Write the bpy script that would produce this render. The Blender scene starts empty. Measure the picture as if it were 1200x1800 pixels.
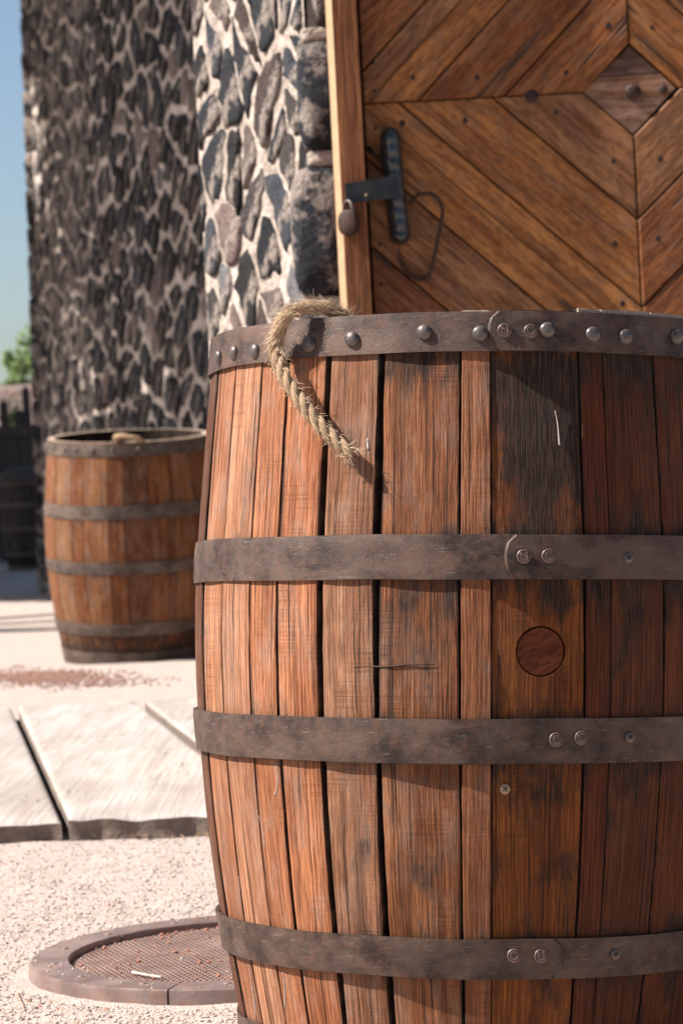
import bpy, bmesh, math, random
from mathutils import Vector, Matrix, noise
from math import sin, cos, tan, pi, radians, sqrt, atan2

S = bpy.context.scene
COL = S.collection

# ------------------------------------------------------------------ camera
H_CAM = 0.69
FPX = 4660.0                      # focal length in pixels of the 1200 x 1800 photo
ROLL = radians(2.9)
PITCH = radians(-0.80)
cam = bpy.data.cameras.new('camera')
camo = bpy.data.objects.new('camera', cam)
COL.objects.link(camo)
cam.sensor_fit = 'VERTICAL'
cam.sensor_height = 36.0
cam.sensor_width = 24.0
cam.lens = FPX / 1800.0 * 36.0
cam.clip_start = 0.05
cam.clip_end = 1000.0
CM = Matrix.Translation((0, 0, H_CAM)) @ Matrix.Rotation(PITCH, 4, 'X') @ Matrix.Rotation(pi/2, 4, 'X') @ Matrix.Rotation(-ROLL, 4, 'Z')
camo.matrix_world = CM
cam.dof.use_dof = True
cam.dof.focus_distance = 2.88
cam.dof.aperture_fstop = 13.0
S.camera = camo
S.render.resolution_x = 682
S.render.resolution_y = 1024

# ------------------------------------------------------------------ light
SUN_EL = radians(47)
SUN_TOCAM = radians(7)           # how far the sun stands towards the camera from due left
sdir = Vector((-cos(SUN_EL)*cos(SUN_TOCAM), -cos(SUN_EL)*sin(SUN_TOCAM), sin(SUN_EL)))
W = bpy.data.worlds.new('World')
S.world = W
W.use_nodes = True
wn = W.node_tree.nodes
wn.clear()
sky = wn.new('ShaderNodeTexSky')
sky.sky_type = 'NISHITA'
sky.sun_disc = False
sky.sun_elevation = SUN_EL
sky.sun_rotation = atan2(sdir.x, sdir.y)
sky.altitude = 300
sky.air_density = 1.0
sky.dust_density = 1.6
sky.ozone_density = 2.0
bg = wn.new('ShaderNodeBackground')
bg.inputs['Strength'].default_value = 0.056
wo = wn.new('ShaderNodeOutputWorld')
W.node_tree.links.new(sky.outputs[0], bg.inputs['Color'])
W.node_tree.links.new(bg.outputs[0], wo.inputs['Surface'])
sl = bpy.data.lights.new('sun', 'SUN')
sl.energy = 5.0
sl.angle = radians(0.55)
sl.color = (1.0, 0.95, 0.885)
so = bpy.data.objects.new('sun', sl)
COL.objects.link(so)
so.rotation_euler = sdir.to_track_quat('Z', 'Y').to_euler()
S.view_settings.view_transform = 'Standard'
S.view_settings.look = 'None'
S.view_settings.gamma = 1.0
S.view_settings.exposure = 1.24
S.view_settings.use_curve_mapping = False

R = random.Random(7)

# ------------------------------------------------------------------ helpers
def ray(u, v):
    d = Vector(((u-600)/FPX, -(v-900)/FPX, -1.0))
    d = CM.to_3x3() @ d
    return d / d.y                # unit step along +Y
def P(u, v, y):
    return Vector((0, 0, H_CAM)) + ray(u, v) * y
def G(u, v, z=0.0):
    d = ray(u, v)
    t = (z - H_CAM) / d.z
    return Vector((0, 0, H_CAM)) + d * t

def link(o, parent=None):
    COL.objects.link(o)
    if parent is not None:
        o.parent = parent
    return o
def tag(o, label=None, cat=None, group=None, kind=None):
    if label: o['label'] = label
    if cat: o['category'] = cat
    if group: o['group'] = group
    if kind: o['kind'] = kind
    return o
def empty(name, loc=(0, 0, 0), **k):
    o = bpy.data.objects.new(name, None)
    o.empty_display_size = 0.1
    o.location = loc
    link(o)
    return tag(o, **k)
def mesh(name, verts, faces, mat=None, parent=None, smooth=False, uvs=None, attr=None, color=None):
    m = bpy.data.meshes.new(name)
    m.from_pydata([tuple(v) for v in verts], [], faces)
    if uvs is not None:
        ul = m.uv_layers.new(name='UVMap')
        vi = [0]*len(m.loops)
        m.loops.foreach_get('vertex_index', vi)
        flat = []
        for i in vi:
            flat.extend(uvs[i])
        ul.data.foreach_set('uv', flat)
    if attr is not None:
        a = m.attributes.new('stain_shade', 'FLOAT', 'POINT')
        a.data.foreach_set('value', attr)
    if mat is not None:
        m.materials.append(mat)
    if smooth:
        m.polygons.foreach_set('use_smooth', [True]*len(m.polygons))
    m.update()
    o = bpy.data.objects.new(name, m)
    if color is not None:
        o.color = (color[0], color[1], color[2], color[3] if len(color) > 3 else 1.0)
    return link(o, parent)
def recalc(o):
    bm = bmesh.new(); bm.from_mesh(o.data)
    bmesh.ops.recalc_face_normals(bm, faces=bm.faces)
    bm.to_mesh(o.data); bm.free()
    return o

def spline0(pts, n):
    pts = [Vector(p) for p in pts]; out = []
    Pp = [pts[0]*2-pts[1]]+pts+[pts[-1]*2-pts[-2]]
    for i in range(1, len(Pp)-2):
        for k in range(n):
            t_ = k/n; a, b, c_, d = Pp[i-1:i+3]
            out.append(0.5*((2*b)+(c_-a)*t_+(2*a-5*b+4*c_-d)*t_*t_+(3*b-a-3*c_+d)*t_**3))
    out.append(pts[-1]); return out

class MB:
    """collects simple shapes for one mesh"""
    def __init__(s): s.v = []; s.f = []; s.uv = []
    def add(s, vs, fs, uv=None):
        b = len(s.v); s.v.extend(vs); s.f.extend([tuple(i+b for i in f) for f in fs])
        s.uv.extend(uv if uv else [(p[0], p[2]) for p in vs])
    def box(s, x0, x1, y0, y1, z0, z1, M=None):
        vs = [Vector(p) for p in ((x0,y0,z0),(x1,y0,z0),(x1,y1,z0),(x0,y1,z0),(x0,y0,z1),(x1,y0,z1),(x1,y1,z1),(x0,y1,z1))]
        uv = [(p.x+p.y, p.z) for p in vs]
        if M is not None: vs = [M @ p for p in vs]
        s.add(vs, [(0,3,2,1),(4,5,6,7),(0,1,5,4),(1,2,6,5),(2,3,7,6),(3,0,4,7)], uv)
    def tube(s, pts, rad, n=8, caps=True):
        pts = [Vector(p) for p in pts]
        rs = rad if isinstance(rad, (list, tuple)) else [rad]*len(pts)
        T = []
        for i in range(len(pts)):
            a = pts[max(0, i-1)]; b = pts[min(len(pts)-1, i+1)]
            T.append((b-a).normalized())
        up = Vector((0, 0, 1)) if abs(T[0].z) < .9 else Vector((1, 0, 0))
        nrm = (up - T[0]*up.dot(T[0])).normalized()
        vs = []; uv = []; L = 0
        for i, p in enumerate(pts):
            if i:
                L += (p-pts[i-1]).length
                nrm = (nrm - T[i]*nrm.dot(T[i])).normalized()
            bn = T[i].cross(nrm)
            for k in range(n):
                a = 2*pi*k/n
                vs.append(p + (nrm*cos(a)+bn*sin(a))*rs[i]); uv.append((k/n*2*pi*rs[i], L))
        fs = []
        for i in range(len(pts)-1):
            for k in range(n):
                k2 = (k+1) % n
                fs.append((i*n+k, i*n+k2, (i+1)*n+k2, (i+1)*n+k))
        if caps:
            fs.append(tuple(range(n-1, -1, -1)))
            fs.append(tuple((len(pts)-1)*n+k for k in range(n)))
        s.add(vs, fs, uv)
    def lathe(s, prof, n=24, M=None):
        """prof: (r, z) from bottom to top; r = 0 closes"""
        vs = []; uv = []
        for r, z in prof:
            for k in range(n):
                a = 2*pi*k/n
                p = Vector((r*cos(a), r*sin(a), z)); vs.append(M @ p if M is not None else p); uv.append((p.x, p.y))
        fs = []
        for i in range(len(prof)-1):
            for k in range(n):
                k2 = (k+1) % n
                fs.append((i*n+k, i*n+k2, (i+1)*n+k2, (i+1)*n+k))
        if prof[0][0] > 1e-6: fs.append(tuple(range(n-1, -1, -1)))
        if prof[-1][0] > 1e-6: fs.append(tuple((len(prof)-1)*n+k for k in range(n)))
        s.add(vs, fs, uv)
    def prism(s, poly, y0, y1, bev=0.0, org=(0, 0), ang=0.0):
        """poly of (x, z), front face at y0 (towards the camera), back at y1, bevelled front edge"""
        n = len(poly)
        A = sum(poly[i][0]*poly[(i+1) % n][1]-poly[(i+1) % n][0]*poly[i][1] for i in range(n))
        if A < 0: poly = poly[::-1]
        ins = inset(poly, bev) if bev > 0 else poly
        rings = [[(x, y1, z) for x, z in poly], [(x, y0+bev, z) for x, z in poly], [(x, y0, z) for x, z in ins]]
        if bev <= 0: rings = [rings[0], rings[2]]
        vs = [Vector(p) for r in rings for p in r]
        ca, sa = cos(ang), sin(ang)
        uv = [((-(p.x-org[0])*sa+(p.z-org[1])*ca)+p.y, ((p.x-org[0])*ca+(p.z-org[1])*sa)) for p in vs]
        fs = [tuple(range(n-1, -1, -1))]
        for i in range(len(rings)-1):
            for k in range(n):
                k2 = (k+1) % n
                fs.append((i*n+k, i*n+k2, (i+1)*n+k2, (i+1)*n+k))
        fs.append(tuple((len(rings)-1)*n+k for k in range(n)))
        s.add(vs, [f[::-1] if False else f for f in fs], uv)
    def build(s, name, mat, parent=None, smooth=False, color=None, fix=True):
        o = mesh(name, s.v, s.f, mat, parent, smooth, s.uv, None, color)
        if fix: recalc(o)
        return o

def inset(poly, d):
    n = len(poly); out = []
    for i in range(n):
        p0 = Vector(poly[i-1]); p1 = Vector(poly[i]); p2 = Vector(poly[(i+1) % n])
        e1 = (p1-p0); e2 = (p2-p1)
        if e1.length < 1e-9 or e2.length < 1e-9:
            out.append(tuple(p1)); continue
        e1.normalize(); e2.normalize()
        n1 = Vector((-e1.y, e1.x)); n2 = Vector((-e2.y, e2.x))
        b = n1+n2
        if b.length < 1e-6: out.append(tuple(p1+n1*d)); continue
        b.normalize()
        k = d/max(0.35, b.dot(n1))
        q = p1+b*k
        out.append((q.x, q.y))
    return out
def clip(poly, nx, nz, c):
    """keep nx*x + nz*z <= c"""
    out = []
    for i in range(len(poly)):
        a = poly[i]; b = poly[(i+1) % len(poly)]
        da = nx*a[0]+nz*a[1]-c; db = nx*b[0]+nz*b[1]-c
        if da <= 0: out.append(a)
        if (da < 0 < db) or (db < 0 < da):
            t = da/(da-db)
            out.append((a[0]+(b[0]-a[0])*t, a[1]+(b[1]-a[1])*t))
    return out
def smooth_angle(o, deg=35):
    m = o.data
    m.polygons.foreach_set('use_smooth', [True]*len(m.polygons))
    bm = bmesh.new(); bm.from_mesh(m)
    for e in bm.edges:
        if len(e.link_faces) == 2 and e.calc_face_angle(0) > radians(deg): e.smooth = False
    bm.to_mesh(m); bm.free()
    return o
def nz(x, y=0.0, z=0.0): return noise.noise(Vector((x, y, z)))

# ------------------------------------------------------------------ materials
class NT:
    def __init__(s, name):
        s.m = bpy.data.materials.new(name); s.m.use_nodes = True
        s.t = s.m.node_tree; s.n = s.t.nodes; s.b = s.n['Principled BSDF']
    def N(s, typ, **k):
        n = s.n.new(typ)
        for a, v in k.items(): setattr(n, a, v)
        return n
    def L(s, a, b): s.t.links.new(a, b)
    def val(s, sock, v):
        if hasattr(v, 'is_output') or isinstance(v, bpy.types.NodeSocket): s.L(v, sock)
        else: sock.default_value = v
    def mapping(s, src, scale, off=None):
        n = s.N('ShaderNodeMapping'); s.L(src, n.inputs['Vector']); n.inputs['Scale'].default_value = scale
        if off is not None: s.L(off, n.inputs['Location'])
        return n.outputs[0]
    def noise(s, vec, scale=1.0, detail=4.0, rough=0.6, dist=0.0):
        n = s.N('ShaderNodeTexNoise'); s.L(vec, n.inputs['Vector'])
        n.inputs['Scale'].default_value = scale; n.inputs['Detail'].default_value = detail
        n.inputs['Roughness'].default_value = rough; n.inputs['Distortion'].default_value = dist
        return n.outputs[0]
    def ramp(s, fac, a, b, lo=0.0, hi=1.0):
        n = s.N('ShaderNodeMapRange'); n.clamp = True; s.L(fac, n.inputs['Value'])
        n.inputs['From Min'].default_value = a; n.inputs['From Max'].default_value = b
        n.inputs['To Min'].default_value = lo; n.inputs['To Max'].default_value = hi
        return n.outputs['Result']
    def math(s, op, a, b=0.0, c=None):
        n = s.N('ShaderNodeMath', operation=op); s.val(n.inputs[0], a); s.val(n.inputs[1], b)
        if c is not None: s.val(n.inputs[2], c)
        return n.outputs[0]
    def mix(s, f, a, b, mode='MIX'):
        n = s.N('ShaderNodeMix', data_type='RGBA', blend_type=mode)
        n.clamp_factor = True
        s.val(n.inputs[0], f)
        s.val(n.inputs[6], a if not isinstance(a, tuple) else (*a, 1)); s.val(n.inputs[7], b if not isinstance(b, tuple) else (*b, 1))
        return n.outputs[2]
    def bump(s, h, dist, strength=1.0, normal=None):
        n = s.N('ShaderNodeBump'); s.L(h, n.inputs['Height']); n.inputs['Distance'].default_value = dist
        n.inputs['Strength'].default_value = strength
        if normal is not None: s.L(normal, n.inputs['Normal'])
        return n.outputs[0]
    def out(s, color=None, rough=None, normal=None, metal=None, spec=None):
        if color is not None: s.val(s.b.inputs['Base Color'], color if not isinstance(color, tuple) else (*color, 1))
        if rough is not None: s.val(s.b.inputs['Roughness'], rough)
        if normal is not None: s.L(normal, s.b.inputs['Normal'])
        if metal is not None: s.val(s.b.inputs['Metallic'], metal)
        if spec is not None: s.val(s.b.inputs['Specular IOR Level'], spec)
        return s.m

def wood_mat(name, grain=(430, 6.0), grain_d=0.55, saw=0.42, grey=0.55, stain_shade=True, bumpd=0.0020, rough=(0.6, 0.85), tint=None, sawdir=1, con=1.0):
    t = NT(name)
    uv = t.N('ShaderNodeUVMap').outputs[0]
    oi = t.N('ShaderNodeObjectInfo')
    off = t.N('ShaderNodeCombineXYZ')
    r = oi.outputs['Random']
    t.L(t.math('MULTIPLY', r, 37.0), off.inputs[0]); t.L(t.math('MULTIPLY', r, 91.0), off.inputs[1]); t.L(t.math('MULTIPLY', r, 13.0), off.inputs[2])
    # slow sideways wander bends the grain
    wob = t.noise(t.mapping(uv, (6, 3, 1), off.outputs[0]), 1, 2)
    woff = t.N('ShaderNodeCombineXYZ'); t.L(t.math('MULTIPLY', wob, 0.012), woff.inputs[0])
    va = t.N('ShaderNodeVectorMath', operation='ADD'); t.L(uv, va.inputs[0]); t.L(woff.outputs[0], va.inputs[1])
    w = va.outputs[0]
    g1 = t.noise(t.mapping(w, (grain[0], grain[1], 1), off.outputs[0]), 1, 5, 0.62)
    g2 = t.noise(t.mapping(w, (grain[0]*0.33, grain[1]*0.6, 1), off.outputs[0]), 1, 3, 0.6)
    g3 = t.noise(t.mapping(w, (grain[0]*1.6, grain[1]*6, 1), off.outputs[0]), 1, 2, 0.5)
    broad = t.noise(t.mapping(uv, (14, 4.5, 1), off.outputs[0]), 1, 4, 0.6)
    patch = t.noise(t.mapping(uv, (30, 16, 1), off.outputs[0]), 1, 5, 0.65)
    sw = t.noise(t.mapping(uv, (7, 420, 1), off.outputs[0]), 1, 2, 0.5)
    swm = t.ramp(t.noise(t.mapping(uv, (12, 9, 1), off.outputs[0]), 1, 2), 0.50, 0.68)
    base = oi.outputs['Color'] if tint is None else tint
    gr = t.ramp(t.math('ADD', t.math('MULTIPLY', g1, 0.68), t.math('MULTIPLY', g3, 0.32)), 0.42, 0.57)
    dark = t.mix(1.0, base, (1-.52*con, 1-.60*con, 1-.67*con), 'MULTIPLY')
    light = t.mix(1.0, base, (1.22, 1.20, 1.16), 'MULTIPLY')
    c = t.mix(gr, dark, light)
    c = t.mix(t.math('MULTIPLY', t.ramp(g2, 0.45, 0.66), 0.28), c, dark)
    # tone drift
    c = t.mix(t.math('MULTIPLY', t.ramp(broad, 0.42, 0.62), 0.62), c, t.mix(1.0, c, (0.62, 0.46, 0.36), 'MULTIPLY'))
    c = t.mix(t.math('MULTIPLY', t.ramp(broad, 0.46, 0.34), 0.4), c, t.mix(1.0, c, (1.35, 1.25, 1.15), 'MULTIPLY'))
    # bleached weathering
    gm = t.math('MULTIPLY', t.math('MULTIPLY', t.ramp(patch, 0.48, 0.72), grey), oi.outputs['Alpha'])
    gm = t.math('MULTIPLY', gm, t.ramp(g1, 0.35, 0.62, 0.45, 1.0))
    c = t.mix(gm, c, (0.36, 0.26, 0.205) if stain_shade else (0.16, 0.095, 0.065))
    # cross-grain saw marks
    c = t.mix(t.math('MULTIPLY', t.math('MULTIPLY', t.ramp(sw, 0.50, 0.62), swm), min(1.0, saw*0.9)), c, t.mix(1.0, base, (0.22, 0.16, 0.13), 'MULTIPLY'))
    # long water streaks
    stk = t.noise(t.mapping(uv, (55, 2.2, 1), off.outputs[0]), 1, 4, 0.6)
    c = t.mix(t.math('MULTIPLY', t.ramp(stk, 0.52, 0.66), 0.55*con), c, t.mix(1.0, base, (0.30, 0.22, 0.18), 'MULTIPLY'))
    # thin dark checks
    chk = t.ramp(t.noise(t.mapping(w, (grain[0]*0.45, 2.2, 1), off.outputs[0]), 1, 3, 0.7), 0.345, 0.40, 1.0, 0.0)
    c = t.mix(t.math('MULTIPLY', chk, 0.85), c, (0.035, 0.02, 0.014))
    if stain_shade:
        at = t.N('ShaderNodeAttribute', attribute_name='stain_shade')
        sm = t.math('ADD', at.outputs['Fac'], t.math('MULTIPLY', t.math('SUBTRACT', patch, 0.5), 3.0))
        sm = t.math('ADD', sm, t.math('MULTIPLY', t.math('SUBTRACT', g1, 0.5), 1.6))
        sm = t.math('MULTIPLY', t.ramp(sm, 0.34, 1.0), 0.90)
        c = t.mix(sm, c, t.mix(t.ramp(g3, .45, .62), (0.010, 0.007, 0.006), (0.040, 0.027, 0.020)))
    sp = t.ramp(t.noise(t.mapping(uv, (420, 300, 1), off.outputs[0]), 1, 1), 0.80, 0.84)
    c = t.mix(t.math('MULTIPLY', sp, 0.5), c, (0.55, 0.45, 0.38))
    h = t.math('ADD', t.math('MULTIPLY', g1, 0.8), t.math('MULTIPLY', g3, 0.6))
    h = t.math('ADD', h, t.math('MULTIPLY', t.math('MULTIPLY', sw, swm), saw))
    h = t.math('SUBTRACT', h, t.math('MULTIPLY', chk, 0.9))
    h = t.math('ADD', h, t.math('MULTIPLY', patch, 0.5))
    nrm = t.bump(h, bumpd)
    return t.out(c, t.ramp(patch, 0.3, 0.75, rough[0], rough[1]), nrm, 0.0, 0.18)

def metal_mat(name, c0=(0.022, 0.011, 0.008), c1=(0.088, 0.055, 0.041), rust=(0.11, 0.05, 0.03), rough=(0.5, 0.75), metal=0.1, bumpd=0.0008, sc=1.0, dirt=0.6):
    t = NT(name)
    co = t.N('ShaderNodeTexCoord').outputs['Object']
    a = t.noise(co, 22*sc, 6, 0.65)
    b = t.noise(co, 70*sc, 5, 0.7)
    f = t.noise(co, 420*sc, 3, 0.6)
    scr = t.noise(t.mapping(co, (60*sc, 60*sc, 500*sc)), 1, 3, 0.6)
    c = t.mix(t.ramp(a, 0.36, 0.64), c0, c1)
    lg = t.noise(t.mapping(co, (1, 1, 2.2)), 9*sc, 4, 0.6)
    c = t.mix(t.math('MULTIPLY', t.ramp(lg, 0.50, 0.62), 0.6), c, (c1[0]*1.35, c1[1]*1.30, c1[2]*1.25))
    c = t.mix(t.math('MULTIPLY', t.ramp(b, 0.5, 0.66), dirt), c, rust)
    c = t.mix(t.math('MULTIPLY', t.ramp(scr, 0.6, 0.72), 0.3), c, (0.24, 0.21, 0.19))
    c = t.mix(t.math('MULTIPLY', t.ramp(f, 0.62, 0.72), 0.5), c, (0.05, 0.04, 0.035))
    h = t.math('ADD', t.math('MULTIPLY', b, 0.8), t.math('MULTIPLY', f, 0.45))
    return t.out(c, t.ramp(b, 0.35, 0.7, rough[0], rough[1]), t.bump(h, bumpd), metal, 0.35)

def simple_mat(name, c, rough=0.7, metal=0.0, sc=60, var=0.35, bumpd=0.0, c2=None, usecol=False, spec=0.4):
    t = NT(name)
    co = t.N('ShaderNodeTexCoord').outputs['Object']
    n = t.noise(co, sc, 5, 0.65)
    if usecol: c = t.N('ShaderNodeObjectInfo').outputs['Color']
    if c2 is None: c2 = t.mix(1.0, c, (1-var, 1-var, 1-var), 'MULTIPLY')
    col = t.mix(t.ramp(n, 0.35, 0.65), c, c2)
    return t.out(col, rough, t.bump(n, bumpd) if bumpd else None, metal, spec)

M = {}
M['stave'] = wood_mat('stave_oak')
M['door'] = wood_mat('door_oak', con=.8, grain=(90, 9), saw=0.0, grey=0.75, stain_shade=False, bumpd=0.0012, rough=(0.5, 0.7))
M['frame'] = wood_mat('frame_oak', grain=(120, 2.5), saw=0.0, grey=0.25, stain_shade=False, bumpd=0.001)
M['bung'] = wood_mat('bung_wood', grain=(160, 16), saw=0.0, grey=0.05, stain_shade=False, bumpd=0.0006)
M['barrel_in'] = simple_mat('charred_oak', (0.05, 0.03, 0.02), 0.9, sc=30)
M['hoop'] = metal_mat('hoop_steel')
M['hoop_far'] = metal_mat('hoop_steel_weathered', (0.04, 0.026, 0.02), (0.11, 0.08, 0.062), dirt=0.4, metal=0.1)
M['rivet'] = metal_mat('rivet_steel', (0.07, 0.045, 0.04), (0.19, 0.13, 0.115), (0.2, 0.08, 0.04), (0.35, 0.55), 0.3, 0.0003, 2.0, 0.4)
M['bolt'] = metal_mat('bolt_steel', (0.06, 0.048, 0.045), (0.16, 0.14, 0.13), (0.18, 0.09, 0.06), (0.35, 0.55), 0.5, 0.0003, 2.0, 0.3)
M['iron'] = metal_mat('black_iron', (0.018, 0.018, 0.02), (0.035, 0.034, 0.036), (0.06, 0.03, 0.02), (0.14, 0.3), 0.6, 0.0004, 1.5, 0.2)
M['polished'] = simple_mat('blackened_polished_steel', (0.045, 0.045, 0.045), 0.2, 0.4, sc=25, var=.5, spec=.8)
M['rust_iron'] = metal_mat('rusty_iron', (0.022, 0.012, 0.009), (0.045, 0.021, 0.014), (0.09, 0.03, 0.013), (0.5, 0.8), 0.3, 0.0008, 1.5, 0.6)
M['drain'] = metal_mat('drain_cast_iron', (0.15, 0.10, 0.088), (0.22, 0.16, 0.145), (0.26, 0.12, 0.07), (0.34, 0.6), 0.25, 0.0007, 0.8, 0.45)
M['grate'] = metal_mat('grate_iron', (0.24, 0.155, 0.13), (0.32, 0.225, 0.195), (0.38, 0.17, 0.09), (0.5, 0.7), 0.2, 0.0002, 1.2, 0.6)
M['dark'] = simple_mat('dark_earth', (0.02, 0.016, 0.013), 0.95)
M['pebble'] = simple_mat('pebble_stone', (0.4, 0.3, 0.26), 0.85, sc=300, usecol=True)

M['stave_end'] = simple_mat('weathered_lit_end_grain', (0.42, 0.31, 0.235), 0.85, sc=220, bumpd=0.001)

# rope
t = NT('rope_sisal')
uv = t.N('ShaderNodeUVMap').outputs[0]
sep = t.N('ShaderNodeSeparateXYZ'); t.L(uv, sep.inputs[0])
cmb = t.N('ShaderNodeCombineXYZ')
t.L(t.math('ADD', sep.outputs[0], t.math('MULTIPLY', sep.outputs[1], 0.35)), cmb.inputs[0]); t.L(sep.outputs[1], cmb.inputs[1])
g = t.noise(t.mapping(cmb.outputs[0], (700, 45, 1)), 1, 4, 0.7)
c = t.mix(t.ramp(g, 0.32, 0.66), (0.24, 0.145, 0.08), (0.52, 0.37, 0.235))
M['rope'] = t.out(c, 0.85, t.bump(g, 0.003), 0, 0.1)
M['fiber'] = simple_mat('rope_fibre', (0.58, 0.42, 0.28), 0.8, var=0.25, sc=200, spec=0.2)

# stone and mortar
t = NT('lava_stone')
co = t.N('ShaderNodeTexCoord').outputs['Object']
oi_ = t.N('ShaderNodeObjectInfo'); oc = oi_.outputs['Color']
a = t.noise(co, 16, 5, 0.65); b = t.noise(co, 80, 4, 0.7); f = t.noise(co, 9, 3, 0.6)
c = t.mix(t.ramp(a, 0.38, 0.62), oc, t.mix(1.0, oc, (0.5, 0.5, 0.52), 'MULTIPLY'))
c = t.mix(t.math('MULTIPLY', t.ramp(b, 0.60, 0.70), 0.35), c, (0.30, 0.25, 0.22))
c = t.mix(t.math('MULTIPLY', t.ramp(t.math('ADD', t.math('ADD', f, t.math('MULTIPLY', b, .25)), t.math('MULTIPLY', oi_.outputs['Alpha'], 0.1)), 0.70, 0.78), 0.75), c, (0.38, 0.31, 0.265))
h = t.math('ADD', t.math('MULTIPLY', a, 1.0), t.math('MULTIPLY', b, 0.6))
M['stone'] = t.out(c, 0.92, t.bump(h, 0.035), 0, 0.2)
t = NT('lime_mortar')
co = t.N('ShaderNodeTexCoord').outputs['Object']
a = t.noise(co, 7, 5, 0.6); b = t.noise(co, 45, 5, 0.65)
c = t.mix(t.ramp(a, 0.35, 0.65), (0.33, 0.265, 0.22), (0.58, 0.48, 0.41))
c = t.mix(t.math('MULTIPLY', t.ramp(b, 0.52, 0.62), 0.6), c, (0.20, 0.155, 0.13))
M['mortar'] = t.out(c, 0.92, t.bump(t.math('ADD', a, b), 0.02), 0, 0.2)

t = NT('brown_mortar')
co = t.N('ShaderNodeTexCoord').outputs['Object']
a = t.noise(co, 2.2, 5, 0.6); b = t.noise(co, 30, 5, 0.65)
c = t.mix(t.ramp(a, 0.40, 0.66), (0.42, 0.34, 0.285), (0.66, 0.56, 0.48))
c = t.mix(t.math('MULTIPLY', t.ramp(b, 0.5, 0.65), 0.35), c, (0.12, 0.09, 0.075))
M['mortar_far'] = t.out(c, 0.92, t.bump(t.math('ADD', a, b), 0.02), 0, 0.2)

# gravel ground
t = NT('pale_gravel')
co = t.N('ShaderNodeTexCoord').outputs['Object']
big = t.noise(co, 1.3, 5, 0.6); mid = t.noise(co, 14, 5, 0.65); fine = t.noise(co, 300, 5, 0.7)
vo = t.N('ShaderNodeTexVoronoi'); t.L(co, vo.inputs['Vector']); vo.inputs['Scale'].default_value = 300
vo2 = t.N('ShaderNodeTexVoronoi'); t.L(co, vo2.inputs['Vector']); vo2.inputs['Scale'].default_value = 320
c = t.mix(t.ramp(mid, 0.3, 0.7), (0.385, 0.31, 0.27), (0.47, 0.39, 0.345))
c = t.mix(t.math('MULTIPLY', t.ramp(big, 0.45, 0.62), 0.4), c, (0.40, 0.335, 0.30))
vs_ = t.N('ShaderNodeSeparateColor'); t.L(vo.outputs['Color'], vs_.inputs[0])
c = t.mix(t.ramp(vs_.outputs[0], 0.84, 0.98, 0, 0.45), c, (0.22, 0.17, 0.15))
c = t.mix(t.ramp(vs_.outputs[1], 0.86, 0.95, 0, 0.35), c, (0.42, 0.2, 0.12))
c = t.mix(t.ramp(vs_.outputs[2], 0.75, 0.95, 0, 0.35), c, (0.58, 0.50, 0.44))
# red gravel spread in front of the far barrel
sp = t.N('ShaderNodeSeparateXYZ'); t.L(co, sp.inputs[0])
h = t.math('ADD', t.math('MULTIPLY', t.ramp(vo.outputs['Distance'], 0.0, 0.006, 1, 0), 0.0), t.math('MULTIPLY', fine, 1.0))
h = t.math('SUBTRACT', h, t.math('MULTIPLY', vo.outputs['Distance'], 0.9))
h = t.math('SUBTRACT', h, t.math('MULTIPLY', vo2.outputs['Distance'], 0.5))
n1 = t.bump(h, 0.0022)
n2 = t.bump(mid, 0.008, 1.0, n1)
M['gravel'] = t.out(c, 0.93, n2, 0, 0.2)

t = NT('bleached_timber')
co = t.N('ShaderNodeTexCoord').outputs['Object']
oi = t.N('ShaderNodeObjectInfo')
a = t.noise(t.mapping(co, (5, 1.6, 4)), 1, 6, 0.6, 0.4)
b = t.noise(co, 60, 5, 0.7)
cr = t.noise(t.mapping(co, (9, 1.8, 6)), 1, 3, 0.55, 0.8)
crack = t.ramp(t.math('ABSOLUTE', t.math('SUBTRACT', cr, 0.5)), 0.0, 0.006, 1, 0)
crm = t.math('MULTIPLY', crack, t.ramp(t.noise(co, 3.1, 2), 0.52, 0.6))
c = t.mix(t.ramp(a, 0.38, 0.62), (0.31, 0.265, 0.235), (0.42, 0.37, 0.335))
stn = t.noise(t.mapping(co, (26, 1.4, 9)), 1, 4, 0.6)
c = t.mix(t.math('MULTIPLY', t.ramp(stn, 0.5, 0.66), 0.45), c, (0.27, 0.215, 0.18))
c = t.mix(t.ramp(b, 0.6, 0.75, 0, 0.3), c, (0.30, 0.24, 0.2))
c = t.mix(t.math('MULTIPLY', crm, 0.75), c, (0.10, 0.075, 0.06))
gw = t.noise(t.mapping(co, (120, 2.5, 30)), 1, 4, 0.6)
c = t.mix(t.math('MULTIPLY', t.ramp(gw, 0.48, 0.62), 0.4), c, (0.22, 0.18, 0.155))
h = t.math('SUBTRACT', t.math('ADD', t.math('MULTIPLY', gw, 0.9), t.math('MULTIPLY', b, 0.3)), t.math('MULTIPLY', crm, 0.9))
M['slab'] = t.out(c, 0.85, t.bump(h, 0.0035), 0, 0.25)

M['slab_edge'] = simple_mat('timber_shaded_edge', (0.20, 0.15, 0.12), 0.95, sc=35, bumpd=0.006)  # plank edge tone with the shade of the front faces painted in

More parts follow.
